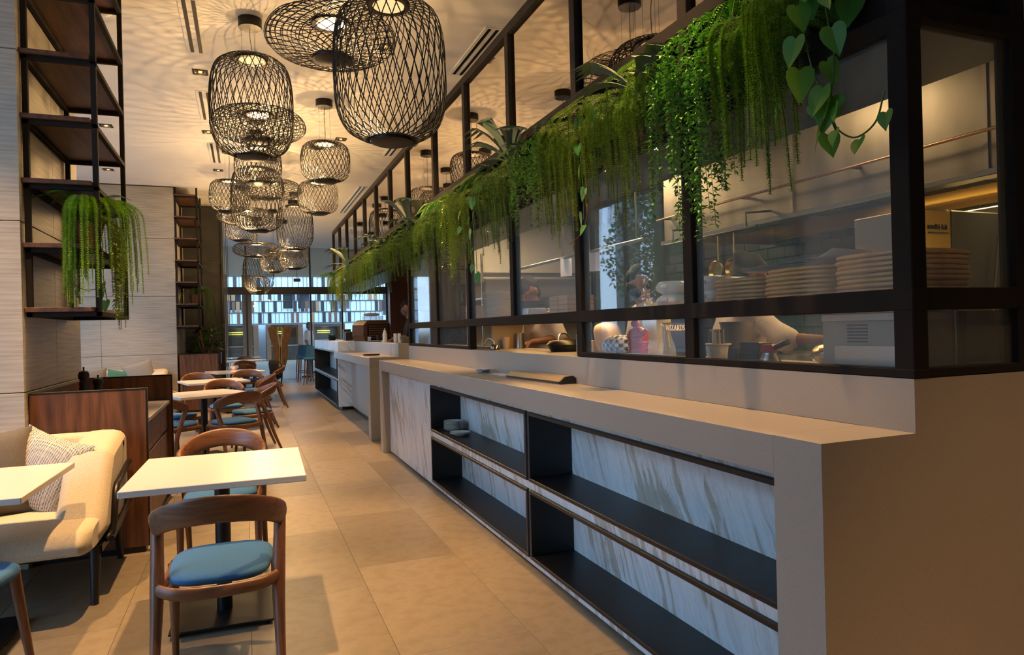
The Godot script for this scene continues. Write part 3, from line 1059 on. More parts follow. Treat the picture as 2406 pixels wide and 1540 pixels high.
func lamp_kinds() -> void:
	var tall := curve2([Vector2(0.12, 0.43), Vector2(0.2, 0.425), Vector2(0.29, 0.36), Vector2(0.33, 0.22), Vector2(0.34, 0.0), Vector2(0.33, -0.2), Vector2(0.28, -0.33), Vector2(0.2, -0.39), Vector2(0.12, -0.41)], 4)
	cages["tall"] = [cage(tall, 34, 1.35, 0.0038), 0.43, -0.41]
	var flat := curve2([Vector2(0.12, 0.115), Vector2(0.24, 0.135), Vector2(0.38, 0.105), Vector2(0.44, 0.025), Vector2(0.42, -0.05), Vector2(0.3, -0.11), Vector2(0.12, -0.13)], 5)
	cages["flat"] = [cage(flat, 28, 2.5, 0.0038), 0.115, -0.13]
	var drum := curve2([Vector2(0.11, 0.22), Vector2(0.2, 0.215), Vector2(0.265, 0.15), Vector2(0.28, 0.0), Vector2(0.265, -0.13), Vector2(0.2, -0.2), Vector2(0.11, -0.22)], 4)
	cages["drum"] = [cage(drum, 32, 1.5, 0.0037), 0.22, -0.22]
	var g := G.new()
	g.lathe([Vector2(0.0, 0.0), Vector2(0.1, 0.0), Vector2(0.13, 0.012), Vector2(0.135, 0.03), Vector2(0.12, 0.045), Vector2(0.0, 0.045)], 28)
	cages["bottom"] = g.mesh()
	g = G.new()
	g.lathe([Vector2(0.098, -0.012), Vector2(0.13, -0.012), Vector2(0.135, 0.0), Vector2(0.13, 0.014), Vector2(0.0, 0.014)], 28)
	cages["ring"] = g.mesh()
	g = G.new()
	g.lathe([Vector2(0.0, -0.006), Vector2(0.1, -0.006), Vector2(0.1, 0.0), Vector2(0.0, 0.0)], 28)
	cages["reflector"] = g.mesh()
	g = G.new()
	g.lathe([Vector2(0.0, 0.0), Vector2(0.055, 0.0), Vector2(0.055, 0.006), Vector2(0.0, 0.006)], 20)
	cages["led"] = g.mesh()
	g = G.new()
	g.lathe([Vector2(0.0, -0.08), Vector2(0.092, -0.08), Vector2(0.097, -0.075), Vector2(0.097, 0.0), Vector2(0.0, 0.0)], 28)
	cages["canopy"] = g.mesh()


func pendant(kind: String, at: Vector3, label: String) -> void:
	# at = the middle of the cage
	var t := thing("pendant_lamp", label, "pendant lamp", at, rng.randf() * TAU, "black wire cage pendants over the aisle")
	var k: Array = cages[kind]
	part("wire_cage", k[0], M.black_metal, t)
	part("bottom_dish", cages["bottom"], M.black_metal, t, Vector3(0, k[2] - 0.025, 0))
	part("led_disc", cages["led"], M.led_warm, t, Vector3(0, k[2] + 0.022, 0))
	var ring := part("top_ring", cages["ring"], M.black_metal, t, Vector3(0, k[1], 0))
	part("reflector", cages["reflector"], M.ceiling_paint, ring, Vector3(0, -0.001, 0))
	part("ceiling_rose", cages["canopy"], M.black_metal, t, Vector3(0, CEIL - at.y, 0))
	var top: float = CEIL - 0.08 - at.y
	for j in 3:
		var a := TAU * j / 3.0
		var g := G.new()
		g.tube([Vector3(cos(a) * 0.07, k[1], sin(a) * 0.07), Vector3(cos(a) * 0.07, top, sin(a) * 0.07)], 0.0012, 3, false)
		part("hanging_wire", g, M.black_metal, t)
	var g := G.new()
	g.tube(arc([Vector3(0, k[1], 0), Vector3(0.008, lerpf(k[1], top, 0.35), 0.004), Vector3(-0.006, lerpf(k[1], top, 0.7), 0), Vector3(0, top, 0)], 4), 0.003, 4, false)
	part("cord", g, M.black_plastic, t)
	var l := OmniLight3D.new()
	l.name = "bulb_light"
	l.light_color = Color(1.0, 0.8, 0.54)
	l.light_energy = PENDANT
	l.light_size = 0.01
	l.omni_range = 20.0
	l.shadow_enabled = true
	t.add_child(l)
	l.position = Vector3(0, k[2] + 0.09, 0)


func lamps() -> void:
	lamp_kinds()
	var L := [
		["tall", Vector3(0.873, 2.99, -4.18), "very large tall wire pendant nearest the camera, cut by the picture's top edge"],
		["flat", Vector3(0.612, 3.46, -4.9), "wide flat wire pendant partly behind the largest tall pendant"],
		["tall", Vector3(0.1, 3.35, -6.28), "large tall wire pendant left of the flat one, hung from a round ceiling rose"],
		["flat", Vector3(0.17, 3.44, -7.1), "flat wire pendant seen through the lower half of the left tall pendant"],
		["drum", Vector3(0.925, 3.4, -8.22), "drum-shaped wire pendant standing clear right of the left tall pendant"],
		["drum", Vector3(0.2, 3.52, -9.08), "drum wire pendant peeping out right below the left tall pendant"],
		["drum", Vector3(-0.16, 3.42, -10.7), "drum wire pendant furthest to the left of the cluster"],
		["drum", Vector3(1.02, 3.34, -10.1), "drum wire pendant below the clear drum, second on the right side"],
		["tall", Vector3(0.2, 3.2, -9.75), "tall wire pendant in the middle of the left cluster"],
		["flat", Vector3(0.43, 3.62, -11.1), "flat wire pendant sticking out right of the left cluster"],
		["tall", Vector3(0.945, 3.44, -13.8), "slim tall wire pendant at the head of the right far group"],
		["flat", Vector3(0.05, 3.38, -12.3), "flat wire pendant low in the left cluster over a tall one"],
		["drum", Vector3(-0.02, 3.35, -13.4), "drum wire pendant at the left edge of the lower cluster"],
		["flat", Vector3(0.25, 3.06, -14.3), "dark flat wire pendant under the left cluster"],
		["drum", Vector3(0.97, 2.95, -14.6), "drum wire pendant at the bottom of the right far group"],
		["drum", Vector3(0.62, 2.98, -15.8), "drum wire pendant between the two far groups"],
		["tall", Vector3(0.32, 2.8, -16.9), "lowest tall wire pendant of the far cluster"],
		["flat", Vector3(0.9, 3.3, -17.2), "far flat wire pendant behind the right far group"],
		["drum", Vector3(0.35, 2.68, -18.9), "smallest far drum pendant, lowest of them all"],
	]
	for a in L:
		pendant(a[0], a[1], a[2])


func downlight(label: String, at: Vector3, energy: float) -> void:
	var t := thing("downlight", label, "downlight", at, 0.0, "square recessed downlights in the ceiling")
	var f := G.new()
	var h := 0.075
	f.box(Vector3(-h, -0.006, -h), Vector3(h, 0.0, -h + 0.02))
	f.box(Vector3(-h, -0.006, h - 0.02), Vector3(h, 0.0, h))
	f.box(Vector3(-h, -0.006, -h + 0.02), Vector3(-h + 0.02, 0.0, h - 0.02))
	f.box(Vector3(h - 0.02, -0.006, -h + 0.02), Vector3(h, 0.0, h - 0.02))
	part("trim", f, M.black_metal, t)
	var g := G.new()
	g.lathe([Vector2(0.056, -0.008), Vector2(0.05, -0.004), Vector2(0.03, -0.001), Vector2(0.0, -0.001)], 20)
	part("reflector", g, M.reflector_gold, t)
	g = G.new()
	g.lathe([Vector2(0.0, -0.006), Vector2(0.018, -0.006), Vector2(0.018, -0.002), Vector2(0.0, -0.002)], 12)
	part("led_chip", g, M.led_warm, t)
	if energy > 0.0:
		var l := SpotLight3D.new()
		l.name = "spot"
		l.light_color = Color(1.0, 0.775, 0.52)
		l.light_energy = energy
		l.light_size = 0.035
		l.spot_angle = 29.0
		l.spot_angle_attenuation = 0.6
		l.spot_range = 20.0
		l.shadow_enabled = true
		l.rotation.x = -PI / 2
		t.add_child(l)
		l.position = Vector3(0, -0.03, 0)


func slot_diffuser(label: String, x: float, z0: float, z1: float) -> void:
	var t := thing("slot_diffuser", label, "air vent", Vector3(x, CEIL, (z0 + z1) / 2.0), 0.0, "black slot diffusers in the ceiling")
	var l := absf(z1 - z0)
	part("frame", boxm(Vector3(0.17, 0.008, snappedf(l + 0.04, 0.01)), 0.002), M.ceiling_paint, t, Vector3(0, -0.004, 0))
	for s in [-1.0, 1.0]:
		part("slot", boxm(Vector3(0.032, 0.012, snappedf(l, 0.01)), 0.001), M.black_plastic, t, Vector3(s * 0.037, -0.004, 0))


func ceiling_fittings() -> void:
	downlight("square downlight beside the second slot diffuser", Vector3(-0.37, CEIL, -7.7), DOWN)
	downlight("square black fitting halfway down the slot row", Vector3(-0.395, CEIL, -9.94), DOWN)
	downlight("square downlight at the far end of the slot row", Vector3(-0.35, CEIL, -12.2), DOWN)
	downlight("square downlight seen through the near shelf", Vector3(-1.6, CEIL, -10.0), DOWN)
	downlight("square downlight right of the clear drum pendant", Vector3(1.32, CEIL, -9.8), DOWN)
	downlight("square downlight above the near table", Vector3(-0.22, CEIL, -4.35), DOWN * 1.5)
	downlight("square downlight above the sofa", Vector3(-1.5, CEIL, -4.1), DOWN * 1.2)
	downlight("square downlight above the bar's near end", Vector3(1.3, CEIL, -2.6), DOWN)
	downlight("square downlight above the middle of the bar", Vector3(1.32, CEIL, -6.5), DOWN)
	downlight("square downlight above the coffee counter", Vector3(1.32, CEIL, -13.1), DOWN)
	downlight("square downlight above the entrance doors", Vector3(0.9, CEIL, -18.5), DOWN)
	downlight("square downlight behind the camera over the bar's end", Vector3(2.2, CEIL, -0.1), DOWN * 0.6)
	downlight("square downlight behind the camera right of the aisle", Vector3(1.6, CEIL, 0.5), DOWN * 0.75)
	downlight("square downlight over the far sofa", Vector3(-2.0, CEIL, -12.6), DOWN)
	slot_diffuser("nearest double slot diffuser left of the pendants", -0.37, -6.05, -7.16)
	slot_diffuser("second double slot diffuser left of the pendants", -0.37, -8.3, -9.36)
	slot_diffuser("third double slot diffuser left of the pendants", -0.35, -10.5, -11.65)
	slot_diffuser("nearest slot diffuser above the kitchen screen", 2.17, -5.8, -6.95)
	slot_diffuser("second slot diffuser above the kitchen screen", 2.12, -9.4, -10.5)
	slot_diffuser("farthest slot diffuser above the kitchen screen", 2.12, -12.9, -15.8)
	var t := thing("dome_detector", "white dome detector on the ceiling beside the near shelf", "detector", Vector3(-1.0, CEIL, -6.35))
	var g := G.new()
	g.lathe([Vector2(0.0, -0.1), Vector2(0.03, -0.095), Vector2(0.05, -0.075), Vector2(0.055, -0.05), Vector2(0.06, -0.03), Vector2(0.06, 0.0)], 24)
	part("dome", g, M.white_plastic, t)
	g = G.new()
	g.lathe([Vector2(0.0, -0.02), Vector2(0.075, -0.02), Vector2(0.08, 0.0), Vector2(0.0, 0.0)], 24)
	part("base", g, M.white_plastic, t)
	var e := thing("hanging_sign", "small black sign hung on a rod before the glass front", "sign", Vector3(1.5, 3.02, -21.6))
	part("board", bx(Vector3(-0.1, -0.05, -0.015), Vector3(0.1, 0.05, 0.015), 0.003), M.black_plastic, e)
	part("rod", bx(Vector3(-0.006, 0.05, -0.006), Vector3(0.006, CEIL - 3.02, 0.006)), M.black_metal, e)


# ---------------------------------------------------------------- chairs, tables, sofas
func padded(profile: Array, x0: float, x1: float, edge := 0.04) -> G:
	# a soft block: a smoothed profile (z, y) pushed along x with rounded ends
	var prof := []
	var m := profile.size()
	for i in m:
		for k in 4:
			prof.append((profile[i] as Vector2).cubic_interpolate(profile[(i + 1) % m], profile[(i - 1 + m) % m], profile[(i + 2) % m], k / 4.0))
	var mid := Vector2.ZERO
	for p in prof:
		mid += p
	mid /= prof.size()
	var g := G.new()
	var rings := []
	var w := x1 - x0
	for s in [[0.0, 0.78], [0.25, 0.9], [0.6, 0.97], [1.0, 1.0]]:
		rings.append([x0 + edge * s[0], s[1]])
	rings.append([x0 + w * 0.5, 1.012])
	for s in [[1.0, 1.0], [0.6, 0.97], [0.25, 0.9], [0.0, 0.78]]:
		rings.append([x1 - edge * s[0], s[1]])
	var out := []
	for r in rings:
		var ring := PackedVector3Array()
		for p in prof:
			var q: Vector2 = mid + (p - mid) * r[1]
			ring.append(Vector3(r[0], q.y, q.x))
		out.append(ring)
	g.loft(out)
	return g


func pillow_mesh(w: float, h: float, thick: float) -> G:
	var g := G.new()
	var k := 12
	for s in [1.0, -1.0]:
		var rows := []
		for i in k + 1:
			var row := PackedVector3Array()
			for j in k + 1:
				var u := 2.0 * j / k - 1.0
				var v := 2.0 * i / k - 1.0
				var d := pow(maxf(0.0, (1.0 - u * u) * (1.0 - v * v)), 0.42) * thick
				var px := u * w * (1.0 - 0.09 * (1.0 - v * v) * u * u) * 0.5
				var py := v * h * (1.0 - 0.09 * (1.0 - u * u) * v * v) * 0.5
				row.append(Vector3(px if s > 0 else -px, py, s * d))
			rows.append(row)
		g.sheet(rows)
	return g


func cushion(label: String, m: Material, at: Vector3, rot: Vector3, w := 0.46, thick := 0.075) -> void:
	var key := "pillow %s %s" % [w, thick]
	if not cache.has(key):
		cache[key] = pillow_mesh(w, w, thick).mesh()
	var o := one("cushion", cache[key], m, label, "cushion", at, "loose cushions on the sofas")
	o.rotation = rot


func make_chair(label: String) -> Node3D:
	var t := thing("dining_chair", label, "chair", Vector3.ZERO, 0.0, "walnut dining chairs with teal seats")
	var g := G.new()
	# seat: a soft pad, domed, a little narrower behind
	var rings := []
	for i in 9:
		var v := -1.0 + 2.0 * i / 8.0
		var ring := PackedVector3Array()
		var a := PI * i / 8.0 - PI / 2
		var sc := pow(maxf(cos(a), 0.0), 0.3)
		for j in 28:
			var b := TAU * j / 28.0
			var cx := signf(cos(b)) * pow(absf(cos(b)), 0.55)
			var cz := signf(sin(b)) * pow(absf(sin(b)), 0.55)
			var x := cx * 0.212 * (0.93 + 0.07 * cz) * sc
			var z := cz * 0.225 * sc
			ring.append(Vector3(x, 0.452 + sin(a) * 0.03 + 0.012 * cz * cz * sc * sc, z + 0.015))
		rings.append(ring)
	g.loft(rings, true)
	part("seat", g, M.teal_cloth, t)
	# frame rails
	g = G.new()
	var loop := arc([Vector3(-0.215, 0.43, -0.15), Vector3(-0.145, 0.423, -0.2), Vector3(0, 0.42, -0.215), Vector3(0.145, 0.423, -0.2), Vector3(0.215, 0.43, -0.15)], 4)
	g.tube(loop, 0.015, 8, true, 1.7)
	g.tube(arc([Vector3(0.215, 0.43, -0.15), Vector3(0.205, 0.418, 0.03), Vector3(0.208, 0.415, 0.21)], 4), 0.015, 8, true, 1.6)
	g.tube(arc([Vector3(-0.215, 0.43, -0.15), Vector3(-0.205, 0.418, 0.03), Vector3(-0.208, 0.415, 0.21)], 4), 0.015, 8, true, 1.6)
	g.tube([Vector3(-0.208, 0.415, 0.21), Vector3(0, 0.412, 0.222), Vector3(0.208, 0.415, 0.21)], 0.015, 8, true, 1.6)
	part("seat_frame", g, M.chair_wood, t)
	for s in [-1.0, 1.0]:
		g = G.new()
		g.tube(arc([Vector3(s * 0.208, 0.42, 0.205), Vector3(s * 0.209, 0.2, 0.215), Vector3(s * 0.211, 0.0, 0.235)], 4), [0.022, 0.0215, 0.021, 0.02, 0.019, 0.017, 0.0155, 0.0145, 0.0135], 10)
		part("leg", g, M.chair_leg_wood, t)
		g = G.new()
		g.tube(arc([Vector3(s * 0.231, 0.665, -0.03), Vector3(s * 0.229, 0.6, -0.052), Vector3(s * 0.221, 0.42, -0.135), Vector3(s * 0.223, 0.2, -0.205), Vector3(s * 0.227, 0.0, -0.285)], 4), [0.02, 0.0225, 0.0235, 0.024, 0.024, 0.0242, 0.0248, 0.0255, 0.0255, 0.0235, 0.0215, 0.02, 0.0185, 0.0175, 0.0165, 0.0155, 0.015], 10)
		part("leg", g, M.chair_leg_wood, t)
	# the bent backrest: a broad band that rises towards its middle
	var path := []
	for i in 25:
		var u := -1.0 + 2.0 * i / 24.0
		var a := u * PI * 0.5
		var c := cos(u * PI / 2)
		var half := 0.046 + 0.011 * c
		if absf(u) > 0.95:
			half *= 0.8
		var p := Vector3(sin(a) * 0.236, 0.645 + 0.1 * c, -0.03 - 0.235 * cos(a))
		var o := Vector3(sin(a), 0, -cos(a)).normalized()
		var lean := (Vector3.UP + o * 0.22).normalized()
		var ring := PackedVector3Array()
		for j in 14:
			var b := TAU * j / 14.0
			ring.append(p + lean * signf(sin(b)) * pow(absf(sin(b)), 0.8) * half + o * signf(cos(b)) * pow(absf(cos(b)), 0.8) * (0.0125 + 0.009 * (1.0 - c)))
		path.append(ring)
	g = G.new()
	g.loft(path)
	part("backrest", g, M.chair_wood, t)
	return t


func make_table(label: String, at: Vector3, turn: float, w := 0.78, d := 0.8) -> Node3D:
	var t := thing("dining_table", label, "table", at, turn, "white topped tables along the aisle")
	part("table_top", bx(Vector3(-w / 2, 0.712, -d / 2), Vector3(w / 2, 0.742, d / 2), 0.003), M.table_top, t)
	var g := G.new()
	g.box(Vector3(-0.2, 0.697, -0.03), Vector3(0.2, 0.711, 0.03), 0.002)
	g.box(Vector3(-0.03, 0.697, -0.2), Vector3(0.03, 0.711, 0.2), 0.002)
	part("bracket", g, M.black_metal, t)
	g = G.new()
	g.lathe([Vector2(0.036, 0.03), Vector2(0.036, 0.7)], 20)
	part("column", g, M.black_metal, t)
	part("base_plate", bx(Vector3(-0.23, 0.018, -0.23), Vector3(0.23, 0.03, 0.23), 0.003), M.black_metal, t)
	for x in [-0.2, 0.2]:
		for z in [-0.2, 0.2]:
			g = G.new()
			g.lathe([Vector2(0.0, 0.0), Vector2(0.016, 0.0), Vector2(0.018, 0.006), Vector2(0.01, 0.018), Vector2(0.0, 0.018)], 10)
			part("foot", g, M.black_plastic, t, Vector3(x, 0, z))
	return t


func sofa(label: String, x_end: float, x_far: float, z_back: float) -> void:
	# faces +z; the arm stands at x_end
	var t := thing("sofa", label, "sofa", Vector3(0, 0, z_back), 0.0, "cream sofas against the stone")
	part("seat", padded([Vector2(0.14, 0.31), Vector2(0.55, 0.305), Vector2(0.95, 0.31), Vector2(1.02, 0.345), Vector2(1.0, 0.4), Vector2(0.9, 0.44), Vector2(0.5, 0.45), Vector2(0.14, 0.43)], x_far, x_end - 0.03, 0.05), M.cream_cloth, t)
	part("back", padded([Vector2(0.0, 0.3), Vector2(0.2, 0.32), Vector2(0.24, 0.5), Vector2(0.17, 0.77), Vector2(0.13, 0.815), Vector2(0.04, 0.82), Vector2(0.0, 0.78), Vector2(0.0, 0.55)], x_far, x_end, 0.05), M.cream_cloth, t)
	part("arm", padded([Vector2(0.02, 0.3), Vector2(0.4, 0.31), Vector2(0.77, 0.33), Vector2(0.8, 0.38), Vector2(0.66, 0.55), Vector2(0.5, 0.735), Vector2(0.43, 0.77), Vector2(0.2, 0.805), Vector2(0.03, 0.812), Vector2(0.01, 0.6)], x_end - 0.24, x_end, 0.06), M.cream_cloth, t)
	var g := G.new()
	g.tube(arc([Vector3(x_end - 0.02, 0.3, 0.66), Vector3(x_end + 0.012, 0.34, 0.62), Vector3(x_end + 0.018, 0.5, 0.56), Vector3(x_end + 0.016, 0.56, 0.5), Vector3(x_end + 0.016, 0.575, 0.4), Vector3(x_end + 0.016, 0.62, 0.06)], 4), 0.018, 8)
	g.tube([Vector3(x_end + 0.01, 0.3, 0.66), Vector3(x_end + 0.01, 0.37, 0.04)], 0.018, 8)
	part("arm_bracket", g, M.dark_wood, t)
	g = G.new()
	g.box(Vector3(x_far + 0.05, 0.25, 0.06), Vector3(x_end - 0.02, 0.3, 0.1), 0.005)
	g.box(Vector3(x_far + 0.05, 0.25, 0.74), Vector3(x_end - 0.02, 0.3, 0.78), 0.005)
	g.box(Vector3(x_end - 0.08, 0.25, 0.06), Vector3(x_end - 0.02, 0.3, 0.78), 0.005)
	g.box(Vector3(x_far + 0.05, 0.25, 0.06), Vector3(x_far + 0.11, 0.3, 0.78), 0.005)
	part("base_frame", g, M.dark_wood, t)
	for x in [x_end - 0.05, x_far + 0.1]:
		for z in [[0.76, 0.8], [0.08, 0.0]]:
			g = G.new()
			g.tube([Vector3(x, 0.3, z[0]), Vector3(x, 0.0, z[1])], [0.03, 0.019], 10)
			part("leg", g, M.dark_wood, t)


func stool(label: String, at: Vector3, turn: float) -> void:
	var t := thing("bar_stool", label, "stool", at, turn, "teal bar stools at the coffee counter")
	var g := G.new()
	g.pad(Transform3D(Basis(), Vector3(0, 0.7, 0)), Vector3(0.2, 0.04, 0.19), 0.5, 0.4)
	part("seat", g, M.teal_cloth, t)
	g = G.new()
	var rows := []
	for s in [0.0, 1.0]:
		rows.clear()
		for i in 5:
			var row := PackedVector3Array()
			for j in 9:
				var u := -1.0 + j / 4.0
				row.append(Vector3(u * (0.2 - 0.01 * i), 0.72 + 0.08 * i, -0.2 + 0.06 * u * u - 0.012 * i + (0.03 if s > 0.5 else 0.0)))
			rows.append(row)
		g.sheet(rows)
	part("backrest", g, M.teal_cloth, t)
	for x in [-0.16, 0.16]:
		for z in [-0.15, 0.15]:
			g = G.new()
			g.tube([Vector3(x * 0.9, 0.67, z * 0.9), Vector3(x * 1.15, 0.0, z * 1.15)], [0.02, 0.014], 8)
			part("leg", g, M.chair_leg_wood, t)
	for z in [-0.17, 0.17]:
		g = G.new()
		g.tube([Vector3(-0.17, 0.26, z), Vector3(0.17, 0.26, z)], 0.009, 6)
		part("foot_rest", g, M.chair_wood, t)


func furniture() -> void:
	var chair := make_chair("walnut chair nearest the camera, its back to us, at the near white table")
	chair.position = Vector3(-0.112, 0, -3.06)
	chair.rotation.y = PI - 0.04
	var cs := [
		["walnut chair facing us across the near white table", -0.15, -4.5, -0.06],
		["walnut chair with its back to us at the near right of the second table", -0.12, -8.02, -2.66],
		["walnut chair on the aisle side of the second table, turned to the left", 0.07, -8.95, -1.45],
		["walnut chair half hidden by the waiter station at the second table's near left", -0.76, -8.05, 2.5],
		["walnut chair at the second table's far left", -0.82, -8.95, 1.0],
		["walnut chair facing us between the second and third tables", -0.27, -9.9, 0.2],
		["walnut chair on the aisle side of the third table", 0.13, -10.95, -1.5],
		["walnut chair facing us behind the left of the third table", -0.72, -12.05, 0.15],
		["walnut chair facing us behind the right of the third table", 0.03, -12.4, 0.1],
		["walnut chair on the aisle with the black backpack on it", 0.42, -13.75, -1.5],
		["walnut chair at the far left of the fourth table", -0.05, -15.1, 0.2],
		["walnut chair with its back to us at the far table", -0.02, -17.5, 3.0],
		["walnut chair at the farthest table before the glass front", 0.0, -20.4, 0.1],
		["walnut chair at the far sofa's table", -1.9, -11.75, 3.0],
	]
	for c in cs:
		copy(chair, c[0], Vector3(c[1], 0, c[2]), c[3])
	make_table("near white table with a chair tucked under it", Vector3(-0.127, 0, -3.723), -0.028, 0.775, 0.826)
	make_table("white table at the picture's left edge before the cream sofa", Vector3(-1.277, 0, -3.841), -0.03, 0.8, 0.84)
	make_table("second white table along the aisle, turned cornerwise", Vector3(-0.46, 0, -8.587), 0.422, 0.79, 0.79)
	make_table("third white table along the aisle", Vector3(-0.448, 0, -10.863), 0.256, 0.83, 0.8)
	make_table("fourth white table with a glowing glass bowl on it", Vector3(-0.197, 0, -13.44), 0.307, 0.83, 0.8)
	make_table("far white table left of the slab door pulls", Vector3(-0.05, 0, -18.9), 0.1, 0.8, 0.8)
	make_table("farthest white table before the glass front", Vector3(0.0, 0, -21.3), 0.1, 0.8, 0.8)
	make_table("white table before the far sofa", Vector3(-2.1, 0, -12.3), 0.0, 0.9, 0.7)
	sofa("cream sofa with dark wooden frame at the left, in front of the near pillar", -0.72, -3.2, -4.95)
	sofa("cream sofa against the far stone wall behind the waiter station", -1.3, -3.6, -13.74)
	# a dark chair that only shows its seat edge and one leg at the bottom left corner
	var t := thing("dining_chair", "teal chair showing only its seat edge and one leg at the bottom left corner", "chair", Vector3(-1.14, 0, -3.32), 2.9)
	var g := G.new()
	g.pad(Transform3D(Basis(), Vector3(0, 0.44, 0)), Vector3(0.23, 0.03, 0.23), 0.5, 0.6)
	part("seat", g, M.teal_cloth, t)
	for x in [-0.19, 0.19]:
		for z in [-0.19, 0.19]:
			g = G.new()
			g.tube([Vector3(x * 0.9, 0.43, z * 0.9), Vector3(x * 1.12, 0.0, z * 1.12)], [0.024, 0.015], 10)
			part("leg", g, M.chair_leg_wood, t)
	stool("teal bar stool nearest the marble block", Vector3(1.66, 0, -19.2), -0.3)
	stool("teal bar stool behind the nearest one", Vector3(1.6, 0, -20.6), -0.3)
	stool("teal bar stool farthest along the coffee counter", Vector3(1.62, 0, -21.6), -0.3)
	# cushions on the near sofa
	cushion("dark grey cushion leaning on the near sofa's back", M.grey_cloth, Vector3(-1.36, 0.66, -4.52), Vector3(-0.35, 0.25, 0.06), 0.5, 0.09)
	cushion("black and white dashed cushion in the near sofa's corner", M.dash_cloth, Vector3(-1.08, 0.645, -4.56), Vector3(-0.3, -0.45, -0.3), 0.45, 0.075)
	cushion("dark grey cushion lying low on the near sofa behind the left table", M.brown_grey_cloth, Vector3(-1.5, 0.56, -4.4), Vector3(-0.6, 0.2, 0.0), 0.45, 0.08)
	cushion("grey brown cushion standing on its corner on the far sofa", M.light_grey_cloth, Vector3(-1.72, 0.74, -13.42), Vector3(-0.3, 0.0, 0.3), 0.48, 0.07)
	cushion("small green cushion in the middle of the far sofa", M.green_cloth, Vector3(-2.05, 0.65, -13.4), Vector3(-0.3, 0.0, -0.15), 0.4, 0.07)
	cushion("beige cushion at the left of the far sofa", M.brown_grey_cloth, Vector3(-2.45, 0.66, -13.42), Vector3(-0.3, 0.1, 0.05), 0.46, 0.07)


# ---------------------------------------------------------------- plants
func needle_strand(g: G, pts: Array, spacing: float, leaf: float, whorl: int, tint: Color) -> void:
	# a hanging stem set with rings of short needles
	g.use_c = true
	g.tint = tint * Color(0.75, 0.8, 0.6)
	g.tube(pts, leaf * 0.1, 3, false)
	var dist := 0.0
	var turn := rng.randf() * TAU
	for i in pts.size() - 1:
		var a: Vector3 = pts[i]
		var b: Vector3 = pts[i + 1]
		var seg := (b - a).length()
		var d := (b - a) / maxf(seg, 1e-6)
		var u := d.cross(Vector3(0.3, 0.2, 0.93)).normalized()
		var w := d.cross(u)
		while dist < seg:
			var p := a + d * dist
			var f := rng.randf_range(0.75, 1.15)
			g.tint = tint * Color(f, f, f)
			for k in whorl:
				var an := turn + TAU * k / whorl
				var o := u * cos(an) + w * sin(an)
				var s := (d.cross(o)) * leaf * 0.19
				var tip := p + (o * 0.9 + d * 0.35) * leaf * rng.randf_range(0.8, 1.1)
				var nn := (d - o * 0.3).normalized()
				var i0 := g.vert(p + s, nn)
				g.vert(p - s, nn)
				g.vert(tip, nn)
				g.tri(i0, i0 + 1, i0 + 2)
			turn += 0.55
			dist += spacing
		dist -= seg


func leaf_quad(g: G, p: Vector3, d: Vector3, up: Vector3, len: float, wid: float) -> void:
	# a small leaf folded along its rib
	var s := d.cross(up).normalized() * wid
	var n := s.cross(d).normalized()
	var m := p + d * len * 0.45
	var tip := p + d * len - n * len * 0.12
	var fold := n * wid * 0.35
	g.flat([p, m + s + fold, tip], (n - s * 0.2 / wid).normalized())
	g.flat([p, tip, m - s + fold], (n + s * 0.2 / wid).normalized())


func vine_strand(g: G, pts: Array, spacing: float, leaf: float, tint: Color) -> void:
	g.use_c = true
	g.tint = Color(0.16, 0.15, 0.06)
	g.tube(pts, leaf * 0.045, 3, false)
	var dist := 0.0
	var side := 1.0
	for i in pts.size() - 1:
		var a: Vector3 = pts[i]
		var b: Vector3 = pts[i + 1]
		var seg := (b - a).length()
		var d := (b - a) / maxf(seg, 1e-6)
		while dist < seg:
			var p := a + d * dist
			for s in [side, -side]:
				var an := rng.randf() * TAU
				var o := Vector3(cos(an), rng.randf_range(-0.5, 0.4), sin(an)).normalized()
				var f := rng.randf_range(0.7, 1.25)
				g.tint = tint * Color(f, f, f)
				leaf_quad(g, p, (o + d * 0.3).normalized(), (Vector3.UP + o * 0.2).normalized(), leaf * rng.randf_range(0.75, 1.2), leaf * 0.26)
			side = -side
			dist += spacing
		dist -= seg


func over_edge(z: float, drop: float, reach: float, top: float, sway: float) -> Array:
	# the path of a stem that leaves the trough, bends over its lower rail and hangs
	var zz := z + rng.randf_range(-0.04, 0.04)
	var x := 1.78 - reach
	return arc([Vector3(2.0, 2.42, z), Vector3(1.88, top, zz), Vector3(x + 0.03, top - 0.02, zz), Vector3(x, top - 0.14, zz + sway * 0.3), Vector3(x + 0.01, top - drop * 0.6, zz + sway * 0.7), Vector3(x + 0.02, top - drop, zz + sway)], 5)


